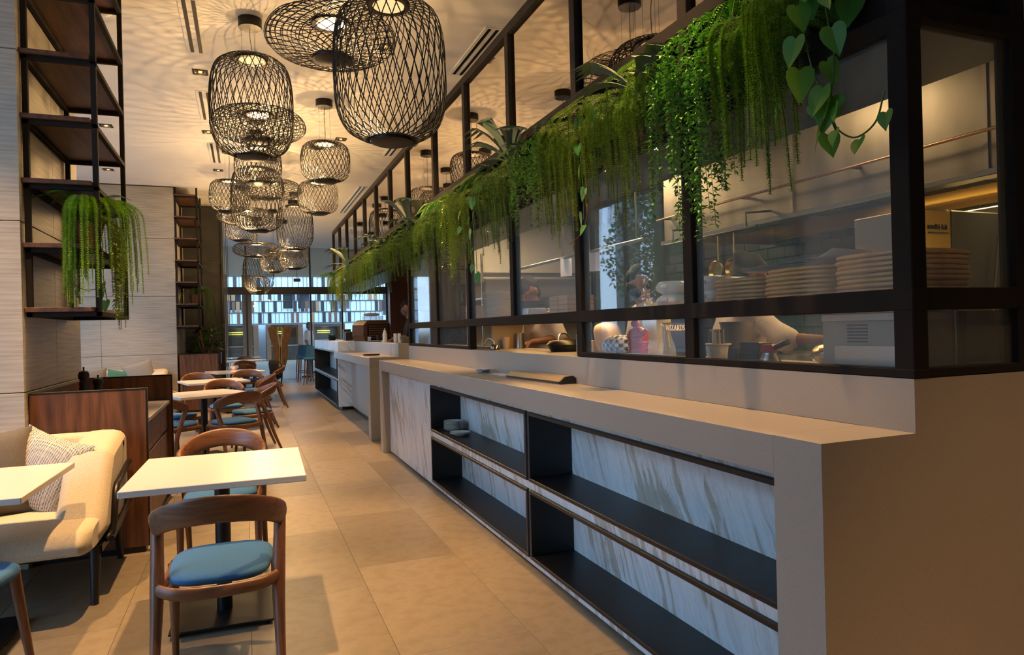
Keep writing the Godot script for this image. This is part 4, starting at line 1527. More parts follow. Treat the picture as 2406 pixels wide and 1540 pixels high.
func tassel(label: String, z0: float, z1: float, n: int, drop: float, tint: Color, fine: float, group := "plants hanging from the trough") -> void:
	var t := thing("tassel_fern", label, "plant", Vector3.ZERO, 0.0, group)
	for k in n:
		var z := lerpf(z0, z1, (k + rng.randf()) / n)
		var mid := 1.0 - absf(2.0 * (z - z0) / (z1 - z0) - 1.0)
		var g := G.new()
		var c := tint.lerp(Color(0.2, 0.26, 0.03), rng.randf() * 0.35)
		needle_strand(g, over_edge(z, drop * rng.randf_range(0.45, 1.0) * (0.7 + 0.3 * mid), rng.randf_range(0.0, 0.13), rng.randf_range(2.44, 2.62), rng.randf_range(-0.05, 0.05)), fine, 0.02 if fine < 0.013 else 0.024, 6 if fine < 0.013 else 5, c)
		part("strand", g, M.leaf_tinted, t)
	# young shoots that arch up
	for k in n / 4:
		var z := lerpf(z0, z1, rng.randf())
		var g := G.new()
		needle_strand(g, arc([Vector3(2.0, 2.42, z), Vector3(1.9, 2.58, z + 0.04), Vector3(1.78, 2.66, z + 0.09), Vector3(1.68, 2.6, z + 0.12)], 5), fine, 0.016, 4, tint)
		part("shoot", g, M.leaf_tinted, t)


func vine(label: String, z0: float, z1: float, n: int, drop: float, tint: Color, leaf: float, spacing: float) -> void:
	var t := thing("trailing_vine", label, "plant", Vector3.ZERO, 0.0, "plants hanging from the trough")
	for k in n:
		var z := lerpf(z0, z1, (k + rng.randf()) / n)
		var g := G.new()
		vine_strand(g, over_edge(z, drop * rng.randf_range(0.4, 1.0), rng.randf_range(-0.01, 0.13), rng.randf_range(2.44, 2.66), rng.randf_range(-0.07, 0.07)), spacing, leaf, tint)
		part("strand", g, M.leaf_tinted, t)


func frond(g: G, pts: Array, width: float, spacing: float, tint: Color) -> void:
	g.use_c = true
	g.tint = tint * Color(0.9, 0.8, 0.6)
	g.tube(pts, 0.0022, 3, false)
	var total := pts.size() - 1
	var dist := 0.0
	for i in total:
		var a: Vector3 = pts[i]
		var b: Vector3 = pts[i + 1]
		var seg := (b - a).length()
		var d := (b - a) / maxf(seg, 1e-6)
		var s := d.cross(Vector3.UP).normalized()
		while dist < seg:
			var f := (i + dist / maxf(seg, 1e-6)) / total
			var w := width * sin(PI * clampf(0.12 + 0.88 * f, 0.0, 1.0))
			for q in [-1.0, 1.0]:
				var sh := rng.randf_range(0.75, 1.2)
				g.tint = tint * Color(sh, sh, sh)
				leaf_quad(g, a + d * dist, (s * q + d * 0.35 + Vector3.DOWN * 0.15).normalized(), Vector3.UP, w, spacing * 0.55)
			dist += spacing
		dist -= seg


func fern(label: String, at: Vector3, n: int, reach: float, tint: Color, group: String, front := false) -> void:
	var t := thing("sword_fern", label, "plant", at, 0.0, group)
	for k in n:
		var a := TAU * (k + rng.randf() * 0.6) / n
		if front:
			a = PI + (rng.randf() - 0.5) * 2.6
		var o := Vector3(cos(a), 0, sin(a))
		var r := reach * rng.randf_range(0.7, 1.1)
		var g := G.new()
		frond(g, arc([Vector3.ZERO, o * r * 0.35 + Vector3(0, 0.14, 0), o * r * 0.75 + Vector3(0, 0.15, 0), o * r * 1.05 + Vector3(0, 0.03, 0)], 5), 0.055, 0.012, tint)
		part("frond", g, M.leaf_tinted, t)


func heart_mesh(bend: float) -> ArrayMesh:
	# a heart-shaped leaf hanging along -y, 1 unit long, folded at the rib, tip bent forward
	var half := [Vector2(0.0, 0.0), Vector2(0.12, 0.1), Vector2(0.27, 0.1), Vector2(0.38, -0.02), Vector2(0.4, -0.2), Vector2(0.34, -0.42), Vector2(0.22, -0.64), Vector2(0.09, -0.84), Vector2(0.0, -1.0)]
	var g := G.new()
	for s in [-1.0, 1.0]:
		var rows := []
		for p in half:
			var row := PackedVector3Array()
			for j in 4:
				var u := j / 3.0
				row.append(Vector3(s * p.x * u, p.y * (u * 0.999 + 0.001) if p.y > 0.0 else p.y, 0.1 * u * p.x * 2.0 + bend * p.y * p.y))
			rows.append(row)
		g.sheet(rows)
	return g.mesh()


func heart_vine(label: String, stems: Array, group: String) -> void:
	# stems: lists of points; leaves hang from them, each a part
	var t := thing("heart_leaf_vine", label, "plant", Vector3.ZERO, 0.0, group)
	if not cache.has("heart0"):
		cache["heart0"] = heart_mesh(0.12)
		cache["heart1"] = heart_mesh(-0.1)
	for s in stems:
		var pts: Array = arc(s[0], 6)
		var g := G.new()
		g.tube(pts, 0.0028, 5, false)
		part("stem", g, M.leaf_vine if s.size() < 4 else M.stem_brown, t)
		var n: int = s[1]
		for k in n:
			var i := int((k + 0.5) * (pts.size() - 1) / n)
			var p: Vector3 = pts[i]
			var o := part("leaf", cache["heart%d" % (k % 2)], M.leaf_heart, t)
			var sz: float = s[2] * rng.randf_range(0.75, 1.15)
			var yaw := rng.randf_range(-1.3, 0.6) - PI / 2 * 0.6
			o.transform = Transform3D(Basis(Vector3.UP, yaw) * Basis(Vector3.RIGHT, rng.randf_range(-0.5, 0.2)) * Basis(Vector3.BACK, rng.randf_range(-0.5, 0.5)) * Basis().scaled(Vector3(sz, sz, sz)), p + Vector3(rng.randf_range(-0.03, 0.0), -0.01, rng.randf_range(-0.03, 0.03)))


func staghorn(label: String, at: Vector3, n: int, size: float) -> void:
	var t := thing("staghorn_fern", label, "plant", at, 0.0, "staghorn ferns in the trough")
	for k in n:
		var a := PI + rng.randf_range(-1.6, 1.6)
		var up := rng.randf_range(0.7, 1.9)
		var o := Vector3(minf(cos(a), -0.12), 0, sin(a)).normalized()
		var s := o.cross(Vector3.UP)
		var g := G.new()
		# a broad blade that forks at its end
		var rows := []
		for i in 8:
			var f := i / 7.0
			var w := (0.022 + 0.075 * f * f) * size * 3.0
			var c: Vector3 = (o * f + Vector3.UP * (up * f - 0.6 * f * f)) * size
			rows.append(PackedVector3Array([c - s * w, c - s * w * 0.4 + Vector3.UP * 0.012, c + s * w * 0.4 + Vector3.UP * 0.012, c + s * w]))
		g.sheet(rows)
		var e: Vector3 = (o + Vector3.UP * (up - 0.6)) * size
		var w2 := 0.097 * size * 3.0
		for q in [-0.75, 0.0, 0.75]:
			var tip: Vector3 = e + (o * 0.42 + s * q * 0.42 + Vector3.DOWN * 0.2) * size * rng.randf_range(0.7, 1.1)
			g.sheet([PackedVector3Array([e + s * (q - 0.36) * w2 / 0.75 * 0.75, e + s * (q + 0.36) * w2]), PackedVector3Array([e.lerp(tip, 0.6) + s * (q * 0.5 - 0.12) * w2, e.lerp(tip, 0.6) + s * (q * 0.5 + 0.2) * w2]), PackedVector3Array([tip, tip + s * 0.004])])
		part("blade", g, M.leaf_grey, t)


func pot(parent: Node3D, r: float, h: float, m: Material) -> void:
	var g := G.new()
	g.lathe([Vector2(0.0, 0.0), Vector2(r * 0.75, 0.0), Vector2(r, h), Vector2(r * 0.9, h), Vector2(r * 0.85, h * 0.9), Vector2(0.0, h * 0.9)], 20)
	part("pot", g, m, parent)


func plants() -> void:
	var green := Color(0.18, 0.36, 0.025)
	var lime := Color(0.32, 0.43, 0.025)
	var deep := Color(0.09, 0.25, 0.035)
	var gp := "plants hanging from the trough"
	heart_vine("heart-leaved vine hanging at the screen's near corner post", [
		[[Vector3(1.9, 2.45, -1.62), Vector3(1.76, 2.56, -1.6), Vector3(1.72, 2.42, -1.62), Vector3(1.73, 2.22, -1.6), Vector3(1.73, 2.06, -1.62), Vector3(1.74, 1.97, -1.6)], 9, 0.105],
		[[Vector3(1.9, 2.45, -1.68), Vector3(1.74, 2.53, -1.7), Vector3(1.71, 2.36, -1.7), Vector3(1.72, 2.16, -1.66), Vector3(1.73, 2.09, -1.6)], 8, 0.11],
		[[Vector3(1.73, 2.1, -1.6), Vector3(1.72, 2.03, -1.6), Vector3(1.71, 1.98, -1.57), Vector3(1.7, 1.94, -1.5), Vector3(1.71, 1.97, -1.44), Vector3(1.71, 2.05, -1.41)], 4, 0.065],
		[[Vector3(1.73, 2.13, -1.65), Vector3(1.72, 2.09, -1.72), Vector3(1.72, 2.13, -1.76), Vector3(1.72, 2.19, -1.77)], 2, 0.05, 1]], gp)
	tassel("long bright tassel fern beside the heart-leaved corner vine", -1.76, -2.12, 44, 0.68, green, 0.0095)
	vine("dense small-leaved vine in front of the second post", -2.12, -2.58, 46, 0.72, Color(0.13, 0.35, 0.06), 0.03, 0.017)
	staghorn("grey green staghorn fern above the dense small-leaved vine", Vector3(1.775, 2.5, -2.8), 6, 0.22)
	tassel("tassel fern hanging left of the small-leaved vine", -2.62, -3.22, 46, 0.62, Color(0.22, 0.37, 0.03), 0.0105)
	heart_vine("few heart leaves between two tassel ferns by the third post", [
		[[Vector3(1.95, 2.45, -3.25), Vector3(1.76, 2.58, -3.28), Vector3(1.72, 2.4, -3.3), Vector3(1.72, 2.15, -3.28), Vector3(1.73, 1.98, -3.3)], 7, 0.085],
		[[Vector3(1.72, 2.15, -3.28), Vector3(1.7, 2.0, -3.2), Vector3(1.7, 1.9, -3.28), Vector3(1.7, 1.86, -3.42)], 1, 0.06, 1]], gp)
	tassel("yellowish tassel fern at the third post", -3.3, -3.8, 42, 0.72, lime, 0.0105)
	vine("bright leafy vine between the third and fourth posts", -3.8, -4.3, 34, 0.42, Color(0.15, 0.36, 0.05), 0.034, 0.02)
	staghorn("grey staghorn fern with upright blades at the fourth post", Vector3(1.775, 2.55, -4.45), 7, 0.26)
	tassel("olive tassel fern at the fourth post", -4.35, -5.05, 46, 0.66, Color(0.14, 0.26, 0.03), 0.0125)
	heart_vine("heart-leaved vine hanging between the fourth and fifth posts", [
		[[Vector3(1.95, 2.45, -5.1), Vector3(1.76, 2.55, -5.12), Vector3(1.71, 2.3, -5.15), Vector3(1.72, 2.0, -5.12), Vector3(1.73, 1.8, -5.15)], 9, 0.095],
		[[Vector3(1.95, 2.45, -5.35), Vector3(1.75, 2.5, -5.38), Vector3(1.71, 2.3, -5.4), Vector3(1.72, 2.05, -5.36)], 6, 0.09]], gp)
	tassel("long tassel fern with lime tips at the fifth post", -5.2, -5.9, 34, 0.78, lime, 0.0125)
	vine("yellow green small-leaved vine beside the lime-tipped fern", -5.7, -6.05, 22, 0.75, Color(0.25, 0.39, 0.04), 0.03, 0.022)
	tassel("tassel fern hanging before the sixth post", -6.0, -6.9, 38, 0.62, Color(0.14, 0.28, 0.03), 0.015)
	fern("feathery fern rising above the sixth post's tassels", Vector3(1.92, 2.5, -6.6), 12, 0.3, deep, gp, true)
	tassel("broad drooping tassel fern at the last full post", -6.9, -7.9, 42, 0.6, Color(0.12, 0.26, 0.03), 0.016)
	staghorn("staghorn fern above the last full post", Vector3(1.775, 2.58, -7.6), 6, 0.28)
	staghorn("staghorn fern high over the coffee station's near end", Vector3(1.775, 2.58, -9.3), 5, 0.28)
	var far := ["thick tassel fern above the gap between the counters", "tassel fern above the barista", "tassel fern above the espresso machine", "light tassel fern left of the espresso machine's plants", "dark tassel fern above the marble block's near end", "yellow tassel fern near the trough's far end", "last tassel fern at the trough's far end"]
	for k in 7:
		var z := -7.95 - 1.0 * k
		tassel(far[k], z, z - 1.05, 36, [0.62, 0.6, 0.66, 0.7, 0.66, 0.72, 0.85][k], [green, deep, green, lime, deep, lime, green][k] * Color(0.9, 0.9, 0.9), 0.019)
	staghorn("yellowish staghorn fern near the trough's far end", Vector3(1.775, 2.58, -12.6), 5, 0.32)
	fern("feathery fern at the very end of the trough", Vector3(1.92, 2.5, -14.8), 12, 0.45, deep, gp, true)
	fern("feathery fern behind the olive tassels of the fourth post", Vector3(1.95, 2.5, -3.95), 12, 0.24, deep, gp, true)
	fern("feathery fern behind the dense small-leaved vine", Vector3(1.95, 2.52, -2.2), 12, 0.24, deep, gp, true)
	fern("feathery fern behind the lime-tipped fern", Vector3(1.95, 2.5, -5.3), 12, 0.3, deep, gp, true)
	# the planted pot on the near shelf
	var t := thing("potted_fern", "large tassel fern spilling over the near shelf's corner", "plant", Vector3(-0.97, 2.0, -5.22))
	pot(t, 0.11, 0.16, M.terracotta)
	for k in 90:
		var a := rng.randf() * TAU
		var o := Vector3(cos(a), 0, sin(a))
		if o.x < -0.2:
			o.x *= 0.25
		if o.z < -0.2:
			o.z *= 0.5
		var r := rng.randf_range(0.24, 0.4) if o.z > 0.1 else rng.randf_range(0.14, 0.28)
		var dr := rng.randf_range(0.3, 0.62) * (1.0 if o.z > -0.2 else 0.7)
		var g := G.new()
		var c := green.lerp(lime, rng.randf() * 0.5)
		needle_strand(g, arc([Vector3(0, 0.12, 0), o * r * 0.45 + Vector3(0, 0.3, 0), o * r * 0.9 + Vector3(0, 0.24, 0), o * r + Vector3(0, 0.08, 0.01), o * r * 1.04 + Vector3(0, 0.22 - dr, 0.01)], 4), 0.011, 0.02, 6, c)
		part("strand", g, M.leaf_tinted, t)
	for k in 12:
		var a := rng.randf() * TAU
		var o := Vector3(cos(a), 0, sin(a))
		var g := G.new()
		frond(g, arc([Vector3(0, 0.14, 0), o * 0.1 + Vector3(0, 0.3, 0), o * 0.2 + Vector3(0, 0.35, 0), o * 0.3 + Vector3(0, 0.31, 0)], 5), 0.05, 0.011, deep)
		part("frond", g, M.leaf_tinted, t)
	t = thing("trailing_vine", "yellow green vine hanging from the near shelf's aisle corner", "plant", Vector3(-0.9, 2.0, -5.3))
	for k in 22:
		var z := rng.randf_range(-0.16, 0.2)
		var dr := rng.randf_range(0.15, 0.62) if k % 3 else rng.randf_range(0.5, 0.68)
		var g := G.new()
		var pts := arc([Vector3(-0.06, 0.16, z * 0.4), Vector3(0.05, 0.2, z), Vector3(0.09 + rng.randf() * 0.05, 0.06, z), Vector3(0.1 + rng.randf() * 0.03, 0.1 - dr, z * 0.7)], 5)
		if k % 3:
			vine_strand(g, pts, 0.017, 0.032, Color(0.26, 0.33, 0.04))
		else:
			needle_strand(g, pts, 0.011, 0.0165, 5, Color(0.2, 0.32, 0.03))
		part("strand", g, M.leaf_tinted, t)
	heart_vine("dark heart-leaved shoot hanging below the near shelf's fern", [
		[[Vector3(-0.92, 2.06, -5.3), Vector3(-0.86, 1.95, -5.22), Vector3(-0.87, 1.84, -5.2), Vector3(-0.86, 1.72, -5.2), Vector3(-0.85, 1.64, -5.2)], 7, 0.075],
		[[Vector3(-0.86, 1.74, -5.2), Vector3(-0.96, 1.72, -5.18), Vector3(-1.02, 1.75, -5.16), Vector3(-1.05, 1.8, -5.16)], 1, 0.05, 1]], "plants on the near shelf")
	# far shelf and far station
	t = thing("potted_fern", "small fern in a brown pot on the far shelf", "plant", Vector3(-0.86, 2.0, -14.2))
	pot(t, 0.1, 0.18, M.terracotta)
	for k in 34:
		var a := rng.randf() * TAU
		var o := Vector3(cos(a), 0, sin(a))
		o.x = absf(o.x) * 1.3 if k % 2 else o.x
		var g := G.new()
		needle_strand(g, arc([Vector3(0, 0.15, 0), o * 0.12 + Vector3(0, 0.3, 0), o * 0.24 + Vector3(0, 0.18, 0), o * 0.27 + Vector3(0, -0.05 - rng.randf() * 0.4 * maxf(o.x, 0.0), 0)], 4), 0.02, 0.03, 4, Color(0.09, 0.16, 0.02))
		part("strand", g, M.leaf_tinted, t)
	t = thing("rubber_plant", "big dark leafy plant standing on the far waiter station", "plant", Vector3(-0.7, 1.09, -14.3))
	part("planter", bx(Vector3(-0.3, -0.24, -0.3), Vector3(0.26, -0.02, 0.2), 0.005), M.dark_wood, t)
	if not cache.has("heart0"):
		cache["heart0"] = heart_mesh(0.12)
	for k in 70:
		var a := rng.randf() * TAU
		var r := sqrt(rng.randf()) * 0.26
		var o := part("leaf", cache["heart0"], M.leaf_dark, t)
		var sz := rng.randf_range(0.13, 0.2)
		o.transform = Transform3D(Basis(Vector3.UP, -a + PI / 2) * Basis(Vector3.RIGHT, rng.randf_range(-1.9, -0.6)) * Basis().scaled(Vector3(sz, sz, sz)), Vector3(cos(a) * r, rng.randf_range(0.0, 0.5), sin(a) * r * 0.8))
	var g := G.new()
	for k in 6:
		var a := TAU * k / 6.0
		g.tube([Vector3(cos(a) * 0.06, -0.05, sin(a) * 0.06), Vector3(cos(a) * 0.2, 0.42, sin(a) * 0.18)], 0.008, 5)
	part("stems", g, M.stem_brown, t)


# ---------------------------------------------------------------- behind the glass
func round_board(w: float, d: float) -> ArrayMesh:
	# a wooden board with rounded corners and soft edges
	var key := "board %s %s" % [w, d]
	if cache.has(key):
		return cache[key]
	var g := G.new()
	var rings := []
	for s in [[0.0, 0.93], [0.15, 0.985], [0.5, 1.0], [0.85, 0.985], [1.0, 0.93]]:
		var ring := PackedVector3Array()
		for j in 32:
			var b := TAU * j / 32.0
			ring.append(Vector3(signf(cos(b)) * pow(absf(cos(b)), 0.55) * w / 2 * s[1], 0.0165 * s[0], signf(sin(b)) * pow(absf(sin(b)), 0.55) * d / 2 * s[1]))
		rings.append(ring)
	g.loft(rings)
	cache[key] = g.mesh()
	return cache[key]


func plate_mesh(r: float) -> ArrayMesh:
	var key := "plate %s" % r
	if not cache.has(key):
		var g := G.new()
		g.lathe([Vector2(0, 0), Vector2(r * 0.55, 0), Vector2(r * 0.6, 0.004), Vector2(r * 0.97, 0.014), Vector2(r, 0.017), Vector2(r * 0.97, 0.018), Vector2(r * 0.62, 0.008), Vector2(0, 0.006)], 28)
		cache[key] = g.mesh()
	return cache[key]


const ORD := ["bottom", "second", "third", "fourth", "fifth", "sixth", "seventh", "eighth", "ninth", "tenth", "eleventh", "twelfth", "thirteenth", "fourteenth", "fifteenth", "sixteenth", "seventeenth", "eighteenth"]

func rank(k: int, n: int) -> String:
	return "topmost" if k == n - 1 else "bottom" if k == 0 else ORD[k] + " from below"


func plate_stack(what: String, at: Vector3, r: float, n: int, step: float, group: String, m: Material) -> void:
	for k in n:
		var o := one("plate", plate_mesh(r), m, "%s, %s" % [what, rank(k, n)], "plate", at + Vector3(rng.randf_range(-0.003, 0.003), step * k, rng.randf_range(-0.003, 0.003)), group)
		o.rotation.y = rng.randf() * TAU


func area_lamp(parent: Node3D, size: Vector2, at: Vector3, energy: float, color: Color) -> void:
	var l := AreaLight3D.new()
	l.name = "tube_light"
	l.area_size = size
	l.light_energy = energy
	l.light_color = color
	l.area_range = 15.0
	l.shadow_enabled = true
	parent.add_child(l)
	l.position = at
	l.rotation.x = -PI / 2


func kitchen() -> void:
	# ceiling over the kitchen, back wall with tiles
	struct("ceiling_kitchen", bx(Vector3(2.42, 2.75, -8.2), Vector3(4.4, 2.8, -1.41)), M.dark_wall)
	var tw := struct("wall_tiled", bx(Vector3(4.36, -0.02, -8.15), Vector3(4.4, 2.75, -1.46)), M.tile_joint)
	var tm := boxm(Vector3(0.012, 0.094, 0.196), 0.003)
	for j in 11:
		for i in 24:
			part("tile", tm, M.green_tile if i < 17 else M.dark_tile, tw, Vector3(4.354, 1.1 + 0.1 * j, -1.6 - 0.2 * i - (0.1 if j % 2 else 0.0)))
	# extraction hood
	var t := thing("extraction_hood", "long steel extraction hood with a copper rail above the cooking line", "hood", Vector3.ZERO)
	var g := G.new()
	g.prism([Vector2(3.2, 2.07), Vector2(3.22, 2.07), Vector2(3.22, 2.6), Vector2(3.5, 2.745), Vector2(3.2, 2.745)], 1.5, 4.7, Transform3D(Basis(Vector3.RIGHT, Vector3.UP, Vector3.FORWARD), Vector3.ZERO))
	part("front_panel", g, M.hood_steel, t)
	for z in [-1.5, -4.7]:
		part("side_panel", bx(Vector3(3.22, 2.07, z - 0.01), Vector3(4.35, 2.745, z + 0.01)), M.hood_steel, t)
	part("lip", bx(Vector3(3.16, 2.04, -4.7), Vector3(3.26, 2.07, -1.5), 0.003), M.steel, t)
	for k in 13:
		part("filter", bx(Vector3(3.5, 2.16, -1.62 - 0.24 * k - 0.22), Vector3(4.0, 2.18, -1.62 - 0.24 * k), 0.003), M.galvanised, t)
	for k in 30:
		part("filter_slot", bx(Vector3(3.3, 2.1, -1.6 - 0.1 * k - 0.07), Vector3(3.4, 2.11, -1.6 - 0.1 * k), 0.002), M.brass_steel, t)
	part("back_panel", bx(Vector3(4.32, 2.1, -4.7), Vector3(4.35, 2.745, -1.5)), M.brass_steel, t)
	g = G.new()
	g.tube([Vector3(3.13, 2.24, -1.5), Vector3(3.13, 2.24, -4.7)], 0.008, 8)
	part("copper_rail", g, M.copper, t)
	for z in [-1.9, -2.8, -3.7, -4.6]:
		part("rail_bracket", bx(Vector3(3.13, 2.232, z - 0.008), Vector3(3.2, 2.248, z + 0.008)), M.copper, t)
	part("panel_seam", bx(Vector3(3.192, 2.07, -2.12), Vector3(3.2, 2.745, -2.1)), M.galvanised, t)
	part("panel_seam", bx(Vector3(3.192, 2.07, -3.32), Vector3(3.2, 2.745, -3.3)), M.galvanised, t)
	for z in [-2.2, -3.6]:
		part("light_tube", bx(Vector3(3.45, 2.22, z - 0.5), Vector3(3.5, 2.25, z + 0.5), 0.005), M.led_warm, t)
		area_lamp(t, Vector2(0.08, 1.0), Vector3(3.47, 2.21, z), 4.5, Color(1.0, 0.86, 0.55))
	# hanging rack with pans at the hood's far end
	var rk := thing("pan_rack", "dark rail with hooks hung under the hood's far end", "rack", Vector3.ZERO)
	g = G.new()
	g.tube([Vector3(3.0, 2.0, -3.4), Vector3(3.0, 2.0, -4.4)], 0.012, 8)
	g.tube([Vector3(3.0, 2.0, -3.5), Vector3(3.0, 2.1, -3.5), Vector3(3.2, 2.12, -3.5)], 0.008, 6)
	g.tube([Vector3(3.0, 2.0, -4.3), Vector3(3.0, 2.1, -4.3), Vector3(3.2, 2.12, -4.3)], 0.008, 6)
	part("rail", g, M.black_metal, rk)
	var hz := [[-3.78, 0.07, "sieve with a brass rim hanging from the pan rack"], [-4.02, 0.085, "dark frying pan hanging from the pan rack"], [-3.62, 0.06, "small ladle pan hanging from the pan rack"]]
	for h in hz:
		var pn := thing("hanging_pan", h[2], "pan", Vector3(3.0, 1.99, h[0]), 0.0, "pans on the rack")
		g = G.new()
		g.tube([Vector3(0, 0, 0), Vector3(0, -0.17, 0)], 0.006, 6)
		part("handle", g, M.brass_steel, pn)
		g = G.new()
		g.lathe([Vector2(0, 0.0), Vector2(h[1] * 0.8, 0.0), Vector2(h[1], 0.03), Vector2(h[1] * 0.96, 0.032), Vector2(h[1] * 0.78, 0.006), Vector2(0, 0.006)], 22, Vector3(0, -0.17 - h[1], 0), Basis(Vector3.BACK, PI / 2))
		part("dish", g, M.brass_steel if h[1] < 0.08 else M.black_metal, pn)
	# inner shelf and counter along the glass
	var s := thing("pass_shelf", "wooden shelf along the inside of the kitchen glass", "shelf", Vector3.ZERO)
	part("board", bx(Vector3(1.868, 1.445, -7.9), Vector3(2.3, 1.485, -1.48), 0.003), M.board_wood, s)
	for z in [-2.48, -3.53, -4.58, -5.63, -6.69]:
		part("bracket", bx(Vector3(1.868, 1.43, z - 0.02), Vector3(2.28, 1.445, z + 0.02)), M.frame_steel, s)
	part("upright", bx(Vector3(2.0, 1.2225, -5.6), Vector3(2.3, 1.43, -5.57), 0.002), M.sand_plastic, s)
	part("light_strip", bx(Vector3(2.1, 1.438, -5.4), Vector3(2.16, 1.4445, -2.0), 0.001), M.led_warm, s)
	area_lamp(s, Vector2(0.06, 3.4), Vector3(2.13, 1.434, -3.7), 0.6, Color(1.0, 0.8, 0.5))
	# cooking line and prep bench
	t = thing("cooking_line", "steel cooking range along the green tiled wall", "stove", Vector3.ZERO)
	part("body", bx(Vector3(3.55, 0.0, -4.6), Vector3(4.34, 0.88, -2.6), 0.005), M.steel, t)
	part("top", bx(Vector3(3.5, 0.88, -4.62), Vector3(4.345, 0.92, -2.58), 0.004), M.black_metal, t)
	part("splash_back", bx(Vector3(4.3, 0.92, -4.6), Vector3(4.345, 1.15, -2.6), 0.003), M.brass_steel, t)
	part("front_rail", bx(Vector3(3.47, 0.8, -4.6), Vector3(3.5, 0.83, -2.6), 0.004), M.brass_steel, t)
	for z in [-2.8, -3.3, -3.8, -4.3]:
		g = G.new()
		g.lathe([Vector2(0, 0.92), Vector2(0.12, 0.92), Vector2(0.13, 0.94), Vector2(0.1, 0.945), Vector2(0, 0.945)], 20, Vector3(3.9, 0, z))
		part("burner", g, M.black_plastic, t)
	for k in 3:
		var pt := thing("stock_pot", ["tall steel stock pot on the stove beside the cook's hand", "steel stock pot behind the cook", "wide steel pot at the stove's far end"][k], "pot", Vector3(3.9, 0.946, [-2.8, -3.2, -4.0][k]), 0.0, "pots on the stove")
		var r: float = [0.14, 0.16, 0.17][k]
		var h: float = [0.3, 0.26, 0.2][k]
		g = G.new()
		g.lathe([Vector2(0, 0), Vector2(r, 0), Vector2(r, h), Vector2(r * 0.97, h), Vector2(r * 0.96, 0.01), Vector2(0, 0.01)], 24)
		part("body", g, M.steel, pt)
		for q in [-1.0, 1.0]:
			g = G.new()
			g.tube([Vector3(-0.04, h * 0.8, q * r), Vector3(-0.03, h * 0.8, q * (r + 0.035)), Vector3(0.03, h * 0.8, q * (r + 0.035)), Vector3(0.04, h * 0.8, q * r)], 0.006, 6)
			part("handle", g, M.steel, pt)
	t = thing("prep_bench", "low steel prep bench behind the bar ledge", "bench", Vector3.ZERO)
	part("top", bx(Vector3(2.31, 0.86, -5.2), Vector3(2.5, 0.9, -1.6), 0.003), M.steel, t)
	part("panel", bx(Vector3(2.34, 0.0, -5.2), Vector3(2.36, 0.86, -1.6)), M.steel, t)
	# wall shelves with jars far behind the pass
	t = thing("wall_rack", "tall steel rack with ticket rail at the kitchen's far wall", "rack", Vector3(2.9, 0, -7.9))
	for y in [1.0, 1.45, 1.75, 2.05]:
		part("shelf", bx(Vector3(-0.25, y, -0.2), Vector3(1.3, y + 0.025, 0.2), 0.003), M.steel, t)
	for x in [-0.24, 1.28]:
		for z in [-0.18, 0.18]:
			part("post", bx(Vector3(x - 0.012, 0.0, z - 0.012), Vector3(x + 0.012, 2.3, z + 0.012)), M.steel, t)
	for k in 9:
		one("jar", cache_jar(), [M.white_plastic, M.copper, M.yellow_plastic, M.steel][k % 4], "lidded jar on the kitchen's far rack, %s in its row" % ["leftmost", "second from left", "third from left", "fourth from left", "fifth and middle one", "fourth from right", "third from right", "second from right", "rightmost"][k], "jar", Vector3(2.8 + 0.13 * k, 1.475, -7.85), "jars on the far rack")
	# orders clipped up
	for k in 2:
		var o := one("order_slip", bx(Vector3(0, -0.11, -0.06), Vector3(0.002, 0.05, 0.06)), M.paper, ["white order sheet clipped to the rail seen through the third pane", "smaller white order sheet clipped beside the post"][k], "paper", Vector3(2.62, 1.95, [-5.35, -4.85][k]), "order sheets")
		o.rotation.y = 0.5
	var tr := thing("ticket_rail", "steel ticket rail hung over the pass", "rail", Vector3(2.62, 2.0, -5.1))
	part("rail", bx(Vector3(-0.012, -0.012, -1.6), Vector3(0.012, 0.012, 1.0), 0.003), M.steel, tr)
	for z in [-1.5, -0.3, 0.9]:
		part("hanger", bx(Vector3(-0.005, 0.012, z - 0.005), Vector3(0.005, 0.75, z + 0.005)), M.steel, tr)
	# kitchen ceiling light panel
	for z in [-3.0, -5.2, -7.2]:
		var lp := thing("ceiling_light_panel", ["flat kitchen ceiling light above the stove side", "flat kitchen ceiling light above the pass", "flat kitchen ceiling light at the far rack"][[-3.0, -5.2, -7.2].find(z)], "light", Vector3(2.64, 2.75, z), 0.0, "kitchen ceiling lights")
		part("frame", bx(Vector3(-0.16, -0.02, -0.32), Vector3(0.16, 0.0, 0.32), 0.003), M.white_plastic, lp)
		part("light_diffuser", bx(Vector3(-0.14, -0.024, -0.3), Vector3(0.14, -0.018, 0.3)), M.led_warm, lp)
		area_lamp(lp, Vector2(0.28, 0.6), Vector3(0, -0.03, 0), 1.4 if z == -3.0 else 3.4, Color(1.0, 0.88, 0.68))
	# boards on the shelf
	var what := ["wooden serving board in the left stack on the glass shelf", "wooden serving board in the middle stack with papers on top", "wooden serving board in the tall right stack behind the corner post"]
	var sp := [[-2.345, 0.3, 6], [-2.02, 0.33, 7], [-1.67, 0.34, 8]]
	for k in 3:
		for n in sp[k][2]:
			var o := one("serving_board", round_board(0.34, sp[k][1]), M.board_wood, "%s, %s" % [what[k], rank(n, sp[k][2])], "board", Vector3(2.08 + rng.randf_range(-0.008, 0.008), 1.4855 + 0.0168 * n, sp[k][0] + rng.randf_range(-0.006, 0.006)), "stacked serving boards")
			o.rotation.y = rng.randf_range(-0.05, 0.05)
